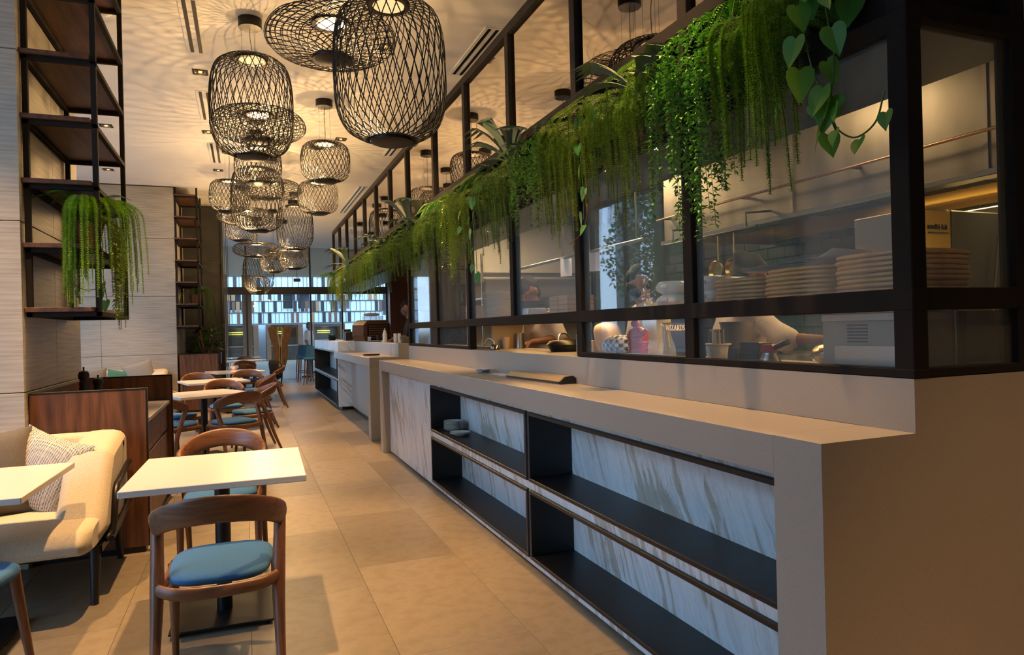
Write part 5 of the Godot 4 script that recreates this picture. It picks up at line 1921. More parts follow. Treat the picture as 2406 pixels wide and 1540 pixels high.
	for k in 5:
		var rows := []
		for i in 6:
			var row := PackedVector3Array()
			for jj in 8:
				row.append(Vector3(-0.11 + 0.044 * i, 0.004 * k + 0.006 * sin(i * 1.3 + k) * sin(jj * 0.9) + (0.03 if jj == 7 and k == 4 else 0.0), -0.24 + 0.069 * jj))
			rows.append(row)
		g = G.new()
		g.sheet(rows)
		var o := one("paper_sheet", g, M.paper, "white greaseproof sheet in the pile on the boards, %s" % rank(k, 5), "paper", Vector3(2.06, 1.612, -2.1), "papers on the boards")
		o.rotation.y = -0.12 + 0.05 * k
	# white bowls, two high
	for b in [[-2.62, 2.04, "near white handled bowl"], [-2.68, 2.2, "rear white handled bowl"], [-2.95, 2.06, "left white handled bowl"]]:
		for k in 2:
			var bo := thing("handled_bowl", b[2] + (" standing upside down at the bottom of its pair" if k == 0 else " standing upright on top of its pair"), "bowl", Vector3(b[1], 1.4855 + 0.066 * k, b[0]), 0.4, "white bowls on the glass shelf")
			g = G.new()
			var pr := [Vector2(0, 0), Vector2(0.06, 0.0), Vector2(0.09, 0.02), Vector2(0.096, 0.038), Vector2(0.085, 0.058), Vector2(0.074, 0.066), Vector2(0.068, 0.066), Vector2(0.075, 0.05), Vector2(0.05, 0.012), Vector2(0, 0.01)]
			if k == 0:
				pr = [Vector2(0, 0.066), Vector2(0.06, 0.066), Vector2(0.09, 0.046), Vector2(0.096, 0.028), Vector2(0.085, 0.008), Vector2(0.074, 0.0), Vector2(0.068, 0.0), Vector2(0.075, 0.016), Vector2(0.05, 0.054), Vector2(0, 0.056)]
			g.lathe(pr, 28)
			part("body", g, M.white_porcelain, bo)
			for q in [-1.0, 1.0]:
				part("lug", bx(Vector3(q * 0.094 - 0.008, 0.028, -0.02), Vector3(q * 0.094 + 0.008, 0.046, 0.02), 0.004), M.white_porcelain, bo)
	# plates
	plate_stack("white plate in the tall stack behind the pass glass", Vector3(2.08, 1.4855, -5.62), 0.14, 18, 0.0125, "tall plate stacks", M.white_porcelain)
	plate_stack("white plate in the low stack left of the tall one", Vector3(2.08, 1.4855, -6.15), 0.13, 10, 0.0125, "low plate stacks", M.white_porcelain)
	plate_stack("grey plate in the stack right of the fourth post", Vector3(2.08, 1.4855, -4.86), 0.14, 9, 0.0125, "grey plate stack", M.grey_porcelain)
	var tb := one("square_tub", bx(Vector3(-0.08, 0, -0.11), Vector3(0.08, 0.055, 0.11), 0.012), M.white_plastic, "small white tub upside down before the grey plates", "tub", Vector3(1.95, 1.4855, -4.58))
	for k in 4:
		for n in 2:
			one("takeaway_box", bx(Vector3(-0.1, 0, -0.07), Vector3(0.1, 0.031, 0.07), 0.003), M.brown_paper, "kraft paper box by the third post, %s of the %s pile" % [rank(k, 4), ["left", "right"][n]], "box", Vector3(2.1, 1.4855 + 0.032 * k, -4.3 + 0.15 * n), "kraft boxes")
	# on the ledge behind the lower panes
	t = thing("bucket", "grey plastic bucket behind the near lower pane", "bucket", Vector3(2.12, 1.2225, -2.55))
	g = G.new()
	g.lathe([Vector2(0, 0.06), Vector2(0.055, 0.06), Vector2(0.08, 0.175), Vector2(0.084, 0.18), Vector2(0.078, 0.18), Vector2(0.055, 0.066), Vector2(0, 0.066)], 24)
	part("body", g, M.grey_cloth, t)
	part("stand", bx(Vector3(-0.05, 0, -0.05), Vector3(0.05, 0.06, 0.05), 0.003), M.black_plastic, t)
	t = thing("lidded_tub", "white tub with a rim below the grey bucket", "tub", Vector3(1.98, 1.2225, -2.52))
	g = G.new()
	g.lathe([Vector2(0, 0), Vector2(0.042, 0), Vector2(0.05, 0.075), Vector2(0.062, 0.078), Vector2(0.062, 0.084), Vector2(0.046, 0.084), Vector2(0.038, 0.006), Vector2(0, 0.006)], 24)
	part("body", g, M.white_plastic, t)
	for k in 3:
		one("spoon_handle", bx(Vector3(-0.004, 0, -0.009), Vector3(0.004, 0.14, 0.009), 0.002), M.steel, ["left flat spoon handle standing in the white tub", "middle flat spoon handle standing in the white tub", "right flat spoon handle standing in the white tub"][k], "spoon", Vector3(1.97 + 0.015 * k, 1.2305, -2.53 + 0.012 * k), "spoons in the tub")
	one("storage_box", bx(Vector3(-0.04, 0, -0.06), Vector3(0.04, 0.09, 0.06), 0.004), M.black_plastic, "small black box between the tub and the torch", "box", Vector3(2.06, 1.2225, -2.36))
	t = thing("blow_torch", "red and black kitchen blow torch lying behind the near lower pane", "torch", Vector3(1.99, 1.2225, -2.2))
	g = G.new()
	g.lathe([Vector2(0, 0), Vector2(0.045, 0), Vector2(0.045, 0.015), Vector2(0.03, 0.04), Vector2(0.028, 0.05), Vector2(0, 0.05)], 20)
	part("base", g, M.steel, t)
	g = G.new()
	g.lathe([Vector2(0.046, -0.001), Vector2(0.047, 0.008), Vector2(0.04, 0.01), Vector2(0, 0.01)], 20)
	part("can_rim", g, M.red_plastic, t)
	part("head", bx(Vector3(-0.02, 0.048, -0.04), Vector3(0.02, 0.085, 0.03), 0.008), M.red_plastic, t)
	g = G.new()
	g.tube([Vector3(0, 0.068, 0.02), Vector3(0, 0.095, 0.1)], [0.01, 0.013], 10)
	part("nozzle", g, M.black_metal, t)
	t = thing("foil_parcel", "crumpled foil parcel beside the steel oven", "foil", Vector3(2.12, 1.2225, -2.0))
	g = G.new()
	var rr := []
	for i in 9:
		var ring := PackedVector3Array()
		var a := PI * i / 8.0 - PI / 2
		for jj in 18:
			var bb := TAU * jj / 18.0
			var cr := 1.0 + 0.09 * sin(jj * 2.7 + i * 3.1) + 0.06 * sin(jj * 5.3 - i * 2.0)
			ring.append(Vector3(cos(a) * cos(bb) * 0.07 * cr, 0.045 + sin(a) * 0.045, cos(a) * sin(bb) * 0.09 * cr))
		rr.append(ring)
	g.loft(rr, false)
	part("parcel", g, M.foil, t)
	# the bench oven in the corner, its steel side to the room
	t = thing("bench_oven", "steel bench oven with louvres behind the screen's corner, black side to the right", "oven", Vector3(2.02, 1.2225, -1.68))
	part("body", bx(Vector3(-0.11, 0.01, -0.17), Vector3(0.1, 0.195, 0.16), 0.004), M.galvanised, t)
	part("top", bx(Vector3(-0.112, 0.17, -0.172), Vector3(0.102, 0.198, 0.162), 0.003), M.steel, t)
	for k in 6:
		part("louvre", bx(Vector3(-0.114, 0.1 + 0.011 * k, -0.06), Vector3(-0.108, 0.105 + 0.011 * k, 0.02), 0.001), M.black_plastic, t)
		part("louvre", bx(Vector3(-0.09, 0.1 + 0.011 * k, 0.158), Vector3(-0.06, 0.105 + 0.011 * k, 0.164), 0.001), M.black_plastic, t)
	part("side_plate", bx(Vector3(-0.118, 0.0, -0.11), Vector3(-0.112, 0.09, 0.16), 0.001), M.steel, t)
	part("door_frame", bx(Vector3(0.1, 0.0, -0.17), Vector3(0.115, 0.2, 0.17), 0.002), M.steel, t)
	t = thing("black_oven", "low black oven with a sloping front right of the corner post", "oven", Vector3(2.21, 1.2225, -1.66))
	g = G.new()
	g.prism([Vector2(-0.07, 0.0), Vector2(0.22, 0.0), Vector2(0.2, 0.12), Vector2(0.17, 0.19), Vector2(0.15, 0.195), Vector2(-0.07, 0.195)], -0.17, 0.17)
	part("body", g, M.black_plastic, t)
	part("base", bx(Vector3(-0.08, 0.0, 0.171), Vector3(0.18, 0.03, 0.19), 0.004), M.black_metal, t)
	# tall machines seen past the corner post
	t = thing("dough_machine", "tall steel cased machine with a brass name plate behind the serving boards", "machine", Vector3(2.86, 0, -2.2))
	part("body", bx(Vector3(0.22, 0.9, -0.4), Vector3(0.56, 1.9, -0.005), 0.006), M.black_plastic, t)
	part("steel_face", bx(Vector3(0.0, 0.9, -0.35), Vector3(0.22, 1.9, -0.005), 0.004), M.galvanised, t)
	part("name_plate", bx(Vector3(-0.01, 1.715, -0.004), Vector3(0.2, 1.89, 0.008), 0.002), M.brass_steel, t)
	text(t, "multi-kit", 0.024, M.black_metal, Transform3D(Basis(), Vector3(0.11, 1.815, 0.01)), 0.006, "Droid Serif")
	part("underline", bx(Vector3(0.05, 1.785, 0.008), Vector3(0.18, 1.791, 0.013)), M.black_metal, t)
	part("window", bx(Vector3(0.0, 1.42, -0.004), Vector3(0.12, 1.68, 0.002)), M.window_dark, t)
	g = G.new()
	g.lathe([Vector2(0, 0), Vector2(0.02, 0), Vector2(0.018, 0.016), Vector2(0, 0.018)], 16, Vector3(0.17, 1.62, -0.004), Basis(Vector3.RIGHT, PI / 2))
	part("knob", g, M.black_plastic, t)
	part("stand", bx(Vector3(0.0, 0.0, -0.4), Vector3(0.56, 0.9, -0.005), 0.004), M.steel, t)
	one("steel_rod", bx(Vector3(-0.004, 0, -0.004), Vector3(0.004, 0.5, 0.004)), M.steel, "thin steel rod leaning before the machine's black side", "rod", Vector3(3.28, 1.28, -2.17)).rotation.z = -0.15
	t = thing("steel_cabinet", "pale steel cabinet side with upright lettering at the right picture edge", "cabinet", Vector3(3.44, 0, -2.2))
	part("body", bx(Vector3(0.0, 0.0, -0.3), Vector3(0.1, 1.94, 0.0), 0.005), M.galvanised, t)
	part("front", bx(Vector3(-0.005, 0.9, 0.001), Vector3(0.25, 1.95, 0.02), 0.003), M.galvanised, t)
	text(t, "LIFETOP", 0.085, M.grey_cloth, Transform3D(Basis(Vector3.BACK, PI / 2), Vector3(0.13, 1.68, 0.022)), 0.003)


func cache_jar() -> ArrayMesh:
	if not cache.has("jar"):
		var g := G.new()
		g.lathe([Vector2(0, 0), Vector2(0.04, 0), Vector2(0.045, 0.01), Vector2(0.045, 0.11), Vector2(0.035, 0.125), Vector2(0.038, 0.13), Vector2(0.038, 0.15), Vector2(0, 0.152)], 18)
		cache["jar"] = g.mesh()
	return cache["jar"]


# ---------------------------------------------------------------- small things
func mill(label: String, at: Vector3, h: float, m: Material) -> void:
	var t := thing("pepper_mill", label, "mill", at, 0.0, "mills on the waiter station")
	var g := G.new()
	var s := h / 0.32
	g.lathe([Vector2(0, 0), Vector2(0.034, 0), Vector2(0.034, 0.02 * s), Vector2(0.026, 0.05 * s), Vector2(0.024, 0.1 * s), Vector2(0.028, 0.15 * s), Vector2(0.034, 0.165 * s), Vector2(0.028, 0.18 * s), Vector2(0.033, 0.2 * s), Vector2(0.027, 0.22 * s), Vector2(0, 0.22 * s)], 20)
	part("body", g, m, t)
	g = G.new()
	g.lathe([Vector2(0.026, 0.222 * s), Vector2(0.036, 0.24 * s), Vector2(0.038, 0.262 * s), Vector2(0.03, 0.285 * s), Vector2(0.012, 0.292 * s), Vector2(0, 0.293 * s)], 20)
	part("head", g, m, t)
	g = G.new()
	g.lathe([Vector2(0.006, 0.292 * s), Vector2(0.006, 0.312 * s), Vector2(0.008, 0.316 * s), Vector2(0, 0.32 * s)], 10)
	part("nut", g, m, t)


func small_things() -> void:
	mill("tall dark pepper mill on the near waiter station", Vector3(-1.13, 0.851, -5.9), 0.34, M.dark_wood)
	mill("shorter dark pepper mill with a round top beside the tall one", Vector3(-1.06, 0.851, -6.02), 0.27, M.dark_wood)
	# plates in the bar's first box
	for k in 7:
		var o := one("side_plate", plate_mesh(0.085), M.white_porcelain, "small white plate in the bar shelf's far stack, %s" % rank(k, 7), "plate", Vector3(1.655, 0.5285 + 0.0115 * k, -5.66), "plate stack in the bar")
		o.rotation.y = k
		var g2 := G.new()
		g2.lathe([Vector2(0.0852, 0.0165), Vector2(0.0858, 0.0175), Vector2(0.085, 0.0185)], 28)
		part("rim_line", g2, M.black_plastic, o)
	for k in 2:
		var o := one("side_plate", plate_mesh(0.085), M.white_porcelain, ["lower small plate of the pair beside the bar's plate stack", "upper small plate of the pair beside the bar's plate stack"][k], "plate", Vector3(1.63, 0.5285 + 0.0115 * k, -5.38), "plate pair in the bar")
		var g2 := G.new()
		g2.lathe([Vector2(0.0852, 0.0165), Vector2(0.0858, 0.0175), Vector2(0.085, 0.0185)], 28)
		part("rim_line", g2, M.black_plastic, o)
	# on the bar top
	var t := thing("folded_napkins", "small crumpled heap of folded napkins on the bar", "napkin", Vector3(1.7, 1.0655, -4.95))
	for k in 4:
		var rows := []
		for i in 5:
			var row := PackedVector3Array()
			for j in 6:
				row.append(Vector3(-0.05 + 0.025 * i, 0.004 + 0.007 * k + 0.004 * sin(i * 1.7 + k * 2.0) * sin(j * 1.9), -0.07 + 0.028 * j))
			rows.append(row)
		var g := G.new()
		g.sheet(rows)
		var o := part("napkin", g, M.paper, t)
		o.rotation.y = 0.25 * k - 0.3
	one("paper_card", bx(Vector3(-0.05, 0, -0.13), Vector3(0.05, 0.0015, 0.13)), M.paper, "thin white card lying flat on the bar beside the napkins", "card", Vector3(1.72, 1.0655, -4.58))
	t = thing("film_dispenser", "long sand-coloured dispenser bar with black cutter lying on the bar", "dispenser", Vector3(1.72, 1.0655, -3.95), 0.06)
	var g := G.new()
	g.prism([Vector2(-0.05, 0.0), Vector2(0.05, 0.0), Vector2(0.05, 0.03), Vector2(0.03, 0.045), Vector2(-0.02, 0.04), Vector2(-0.05, 0.015)], -0.37, 0.37)
	part("body", g, M.sand_plastic, t)
	g = G.new()
	g.prism([Vector2(-0.052, 0.0), Vector2(0.052, 0.0), Vector2(0.052, 0.032), Vector2(0.03, 0.047), Vector2(-0.02, 0.042), Vector2(-0.052, 0.016)], 0.37, 0.385)
	part("end_cap", g, M.black_plastic, t)
	part("cutter", bx(Vector3(-0.058, 0.004, -0.37), Vector3(-0.05, 0.014, 0.37), 0.001), M.black_plastic, t)
	# the service bell on the pass with its cable
	t = thing("service_bell", "chrome service bell with a blue white cable on the open pass", "bell", Vector3(1.94, 1.2225, -5.35))
	g = G.new()
	g.lathe([Vector2(0, 0), Vector2(0.042, 0), Vector2(0.042, 0.008), Vector2(0, 0.008)], 20)
	part("base", g, M.black_plastic, t)
	g = G.new()
	g.lathe([Vector2(0.038, 0.01), Vector2(0.034, 0.028), Vector2(0.02, 0.042), Vector2(0.006, 0.046), Vector2(0.005, 0.055), Vector2(0, 0.056)], 20)
	part("dome", g, M.chrome, t)
	g = G.new()
	g.tube(arc([Vector3(0.0, 0.06, 0), Vector3(-0.03, 0.095, -0.04), Vector3(-0.03, 0.08, -0.12), Vector3(-0.03, 0.045, -0.2), Vector3(-0.02, 0.05, -0.27), Vector3(0.0, 0.085, -0.32)], 5), 0.0035, 6)
	part("cable", g, M.white_plastic, t)
	one("steel_jug", _jug(), M.steel, "steel jug standing at the back of the pass", "jug", Vector3(2.22, 1.2225, -5.48))
	one("cardboard_cup", _cup(0.035, 0.1), M.brown_paper, "kraft cup at the left of the pass behind the bell", "cup", Vector3(2.1, 1.2225, -5.5))
	t = thing("squeeze_bottle", "yellow squeeze bottle behind the cook at the pass", "bottle", Vector3(3.1, 1.155, -6.6), 0.0, "squeeze bottles")
	part("body", _bottle(), M.yellow_plastic, t)
	t = thing("squeeze_bottle", "red capped bottle behind the yellow squeeze bottle", "bottle", Vector3(3.16, 1.155, -6.5), 0.0, "squeeze bottles")
	part("body", _bottle(), M.red_plastic, t)
	t = thing("back_bench", "dark bench with brass lit back behind the pass", "bench", Vector3(3.2, 0, -6.3))
	part("top", bx(Vector3(-0.3, 1.1, -0.9), Vector3(1.1, 1.154, 1.2), 0.004), M.steel, t)
	part("body", bx(Vector3(-0.28, 0, -0.88), Vector3(1.1, 1.1, 1.18), 0.004), M.dark_tile, t)
	t = thing("frying_pan", "black pan with a steel handle on the pass beside the cook's hand", "pan", Vector3(2.15, 1.2225, -4.42))
	g = G.new()
	g.lathe([Vector2(0, 0.0), Vector2(0.11, 0.0), Vector2(0.145, 0.05), Vector2(0.12, 0.075), Vector2(0.05, 0.085), Vector2(0, 0.086)], 24)
	part("body", g, M.black_plastic, t)
	g = G.new()
	g.tube(arc([Vector3(-0.08, 0.07, 0.03), Vector3(-0.04, 0.12, -0.02), Vector3(0.02, 0.125, -0.05), Vector3(0.06, 0.09, -0.06)], 4), 0.006, 8)
	part("handle", g, M.chrome, t)
	one("napkin_box", bx(Vector3(-0.04, 0, -0.05), Vector3(0.04, 0.08, 0.05), 0.003), M.sand_plastic, "small sand-coloured box at the pass's right end", "box", Vector3(2.22, 1.2225, -4.12))
	# behind the lower pane with the reflections
	t = thing("red_figure_bottle", "red figure-shaped bottle with a round head and a raised arm behind the lower pane", "bottle", Vector3(2.04, 1.2225, -3.28))
	g = G.new()
	g.lathe([Vector2(0, 0), Vector2(0.05, 0), Vector2(0.052, 0.02), Vector2(0.058, 0.045), Vector2(0.052, 0.05), Vector2(0.06, 0.08), Vector2(0.054, 0.085), Vector2(0.062, 0.12), Vector2(0.045, 0.15), Vector2(0.02, 0.165), Vector2(0, 0.166)], 24)
	part("body", g, M.red_plastic, t)
	g = G.new()
	g.ball(Vector3(-0.01, 0.185, -0.01), 0.024, 14)
	part("head", g, M.red_plastic, t)
	g = G.new()
	g.tube(arc([Vector3(-0.03, 0.14, -0.02), Vector3(-0.05, 0.115, 0.03), Vector3(-0.02, 0.125, 0.075), Vector3(0.0, 0.15, 0.095)], 4), 0.014, 8)
	part("arm", g, M.red_plastic, t)
	t = thing("cloth_bundle", "checked blue and white cloth bundled behind the lower pane", "cloth", Vector3(2.12, 1.2225, -3.62))
	g = G.new()
	g.pad(Transform3D(Basis(Vector3.UP, 0.3), Vector3(0, 0.06, 0)), Vector3(0.07, 0.06, 0.12), 0.9, 0.9)
	part("bundle", g, M.check_cloth, t)
	t = thing("bread_bag", "cream paper bag leaning behind the checked cloth", "bag", Vector3(2.2, 1.2225, -3.9))
	g = G.new()
	g.pad(Transform3D(Basis(Vector3.BACK, 0.2), Vector3(0, 0.1, 0)), Vector3(0.06, 0.1, 0.11), 0.6, 0.5)
	part("bag", g, M.pale_jacket, t)
	t = thing("drinks_flask", "tall steel flask with a lid left of the checked cloth", "flask", Vector3(2.0, 1.2225, -3.86))
	g = G.new()
	g.lathe([Vector2(0, 0), Vector2(0.045, 0), Vector2(0.047, 0.01), Vector2(0.047, 0.12), Vector2(0.04, 0.135), Vector2(0.04, 0.165), Vector2(0, 0.17)], 22)
	part("body", g, M.chrome, t)
	t = thing("glass_carafe", "clear glass carafe right of the red figure bottle", "carafe", Vector3(2.05, 1.2225, -3.02))
	g = G.new()
	g.lathe([Vector2(0, 0.002), Vector2(0.045, 0.002), Vector2(0.05, 0.015), Vector2(0.046, 0.06), Vector2(0.025, 0.12), Vector2(0.022, 0.17), Vector2(0.027, 0.18)], 24)
	part("body", g, M.cup_glass, t)
	t = thing("tray", "white tray with a raised rim at the foot of the carafe", "tray", Vector3(1.97, 1.2225, -2.95))
	part("base", bx(Vector3(-0.08, 0, -0.2), Vector3(0.08, 0.01, 0.2), 0.003), M.white_plastic, t)
	part("rim", bx(Vector3(-0.085, 0.01, -0.2), Vector3(-0.078, 0.03, 0.2), 0.002), M.white_plastic, t)
	t = thing("name_board", "dark board with the word WIZARDS behind the lower pane", "board", Vector3(2.24, 1.2225, -3.2))
	part("board", bx(Vector3(-0.006, 0, -0.13), Vector3(0.006, 0.185, 0.13), 0.002), M.black_plastic, t)
	text(t, "WIZARDS", 0.03, M.paper, Transform3D(Basis(Vector3.UP, -PI / 2), Vector3(-0.008, 0.155, 0)), 0.002, "Droid Serif")
	# coffee counter
	t = thing("espresso_machine", "bronze espresso machine with ribbed back on the coffee counter", "coffee machine", Vector3(2.1, 1.237, -12.1), 0.35)
	g = G.new()
	g.prism([Vector2(-0.27, 0.0), Vector2(0.27, 0.0), Vector2(0.25, 0.14), Vector2(0.24, 0.28), Vector2(0.19, 0.35), Vector2(-0.22, 0.35), Vector2(-0.29, 0.28), Vector2(-0.3, 0.1)], -0.2, 0.2)
	part("body", g, M.walnut_level, t)
	part("back_frame", bx(Vector3(-0.23, 0.02, 0.2), Vector3(0.2, 0.29, 0.215), 0.004), M.black_plastic, t)
	for k in 6:
		part("rib", bx(Vector3(-0.2, 0.045 + 0.04 * k, 0.215), Vector3(0.17, 0.068 + 0.04 * k, 0.228), 0.004), M.facade_brown, t)
	part("cup_rail", bx(Vector3(-0.22, 0.35, -0.18), Vector3(0.19, 0.362, 0.18), 0.003), M.chrome, t)
	for k in 9:
		one("glass_cup", _cup(0.026, 0.07), M.cup_glass, "small glass cup on the espresso machine, %s" % ["leftmost", "second from left", "third from left", "fourth from left", "middle one", "fourth from right", "third from right", "second from right", "rightmost"][k], "cup", Vector3(1.93 + 0.042 * k, 1.6, -11.98 - 0.012 * k), "cups on the espresso machine")
	t = thing("folded_towel", "pinkish folded towel lying on the cups of the espresso machine", "towel", Vector3(2.08, 1.67, -12.08))
	g = G.new()
	g.pad(Transform3D(Basis(), Vector3(0, 0.028, 0)), Vector3(0.14, 0.028, 0.08), 0.7, 0.7)
	part("towel", g, M.pale_jacket, t)
	for k in 2:
		one("black_canister", bx(Vector3(-0.07, 0, -0.07), Vector3(0.07, 0.17 + 0.05 * k, 0.07), 0.006), M.black_plastic, ["wide black canister left of the espresso machine", "tall black canister left of the espresso machine"][k], "canister", Vector3(1.82 + 0.02 * k, 1.2365, -13.1 - 0.4 * k), "black canisters")
	t = thing("saucer_stack", "cream saucer with a small dark cup before the espresso machine", "saucer", Vector3(1.97, 1.2365, -11.0))
	part("saucer", plate_mesh(0.11), M.white_porcelain, t)
	part("cup", _cup(0.035, 0.09), M.black_plastic, t, Vector3(0.03, 0.012, 0))
	one("water_glass", _cup(0.028, 0.08), M.cup_glass, "clear water glass beside the cream saucer", "glass", Vector3(1.9, 1.2365, -11.3))
	for k in 2:
		one("can", _can(), M.white_plastic, ["left slim white can at the ledge's near end", "right slim white can at the ledge's near end"][k], "can", Vector3(1.93 + 0.05 * k, 1.2355, -9.35 + 0.03 * k), "slim cans")
	t = thing("steel_bowl", "grey steel bowl under the barista's hand", "bowl", Vector3(2.0, 1.2355, -8.98))
	g = G.new()
	g.lathe([Vector2(0, 0), Vector2(0.06, 0), Vector2(0.085, 0.07), Vector2(0.088, 0.085), Vector2(0.083, 0.085), Vector2(0.055, 0.006), Vector2(0, 0.006)], 24)
	part("body", g, M.galvanised, t)
	for k in 3:
		one("syrup_bottle", _bottle(), [M.white_porcelain, M.leaf_fern, M.yellow_plastic][k], ["small white bottle on the ledge", "small green bottle on the ledge", "small amber bottle on the ledge"][k], "bottle", Vector3(1.93 + 0.03 * k, 1.2355, -10.1 - 0.16 * k), "bottles on the ledge")
	t = thing("potted_succulent", "small green plant in a dark dish on the marble block", "plant", Vector3(1.72, 1.2365, -14.9))
	pot(t, 0.09, 0.07, M.black_plastic)
	g = G.new()
	for k in 24:
		var a := rng.randf() * TAU
		leaf_quad(g, Vector3(cos(a) * 0.03, 0.06, sin(a) * 0.03), Vector3(cos(a), 1.2, sin(a)).normalized(), Vector3(-sin(a), 0.2, cos(a)), 0.08, 0.016)
	part("leaves", g, M.leaf_fern, t)
	t = thing("card_payment_tray", "round black tray on the coffee counter's lower top", "tray", Vector3(1.64, 1.0655, -9.6))
	g = G.new()
	g.lathe([Vector2(0, 0), Vector2(0.11, 0), Vector2(0.12, 0.018), Vector2(0.112, 0.018), Vector2(0.105, 0.006), Vector2(0, 0.006)], 26)
	part("tray", g, M.black_plastic, t)
	# on tables
	t = thing("candle_bowl", "glowing faceted glass candle bowl on the fourth table", "candle", Vector3(-0.22, 0.7425, -13.85))
	g = G.new()
	g.lathe([Vector2(0, 0.003), Vector2(0.06, 0.003), Vector2(0.09, 0.04), Vector2(0.075, 0.08), Vector2(0.07, 0.08), Vector2(0.082, 0.04), Vector2(0.055, 0.01), Vector2(0, 0.01)], 9)
	part("bowl", g, M.cup_glass, t)
	g = G.new()
	g.ball(Vector3(0, 0.035, 0), 0.028, 10)
	part("candle_flame", g, M.candle_glow, t)
	var l := OmniLight3D.new()
	l.name = "candle_light"
	l.light_color = Color(1.0, 0.55, 0.3)
	l.light_energy = 0.03
	l.light_size = 0.03
	l.shadow_enabled = true
	t.add_child(l)
	l.position = Vector3(0, 0.035, 0)
	# backpack on the aisle chair
	t = thing("backpack", "black backpack hanging on the aisle chair of the fourth table", "bag", Vector3(0.5, 0, -13.75))
	g = G.new()
	g.pad(Transform3D(Basis(Vector3.BACK, 0.15), Vector3(0, 0.72, 0)), Vector3(0.09, 0.2, 0.15), 0.5, 0.6)
	part("body", g, M.black_cloth, t)
	g = G.new()
	g.pad(Transform3D(Basis(Vector3.BACK, 0.15), Vector3(0.08, 0.66, 0)), Vector3(0.05, 0.11, 0.12), 0.5, 0.6)
	part("pocket", g, M.black_cloth, t)
	for q in [-0.08, 0.08]:
		g = G.new()
		g.tube(arc([Vector3(-0.05, 0.88, q), Vector3(0.1, 0.86, q), Vector3(0.14, 0.7, q * 1.2), Vector3(0.12, 0.42, q * 1.3)], 4), 0.009, 6)
		part("strap", g, M.black_cloth, t)


func _jug() -> ArrayMesh:
	var g := G.new()
	g.lathe([Vector2(0, 0), Vector2(0.045, 0), Vector2(0.042, 0.12), Vector2(0.046, 0.13), Vector2(0.04, 0.13), Vector2(0.038, 0.01), Vector2(0, 0.01)], 22)
	return g.mesh()


func _cup(r: float, h: float) -> ArrayMesh:
	var key := "cup %s %s" % [r, h]
	if not cache.has(key):
		var g := G.new()
		g.lathe([Vector2(0, 0), Vector2(r * 0.8, 0), Vector2(r, h), Vector2(r * 0.93, h), Vector2(r * 0.74, 0.006), Vector2(0, 0.006)], 18)
		cache[key] = g.mesh()
	return cache[key]


func _bottle() -> ArrayMesh:
	if not cache.has("bottle"):
		var g := G.new()
		g.lathe([Vector2(0, 0), Vector2(0.032, 0), Vector2(0.034, 0.01), Vector2(0.034, 0.12), Vector2(0.022, 0.155), Vector2(0.02, 0.175), Vector2(0.008, 0.18), Vector2(0.005, 0.21), Vector2(0, 0.212)], 18)
		cache["bottle"] = g.mesh()
	return cache["bottle"]


func _can() -> ArrayMesh:
	if not cache.has("can"):
		var g := G.new()
		g.lathe([Vector2(0, 0), Vector2(0.02, 0), Vector2(0.024, 0.008), Vector2(0.024, 0.12), Vector2(0.02, 0.13), Vector2(0, 0.13)], 18)
		cache["can"] = g.mesh()
	return cache["can"]


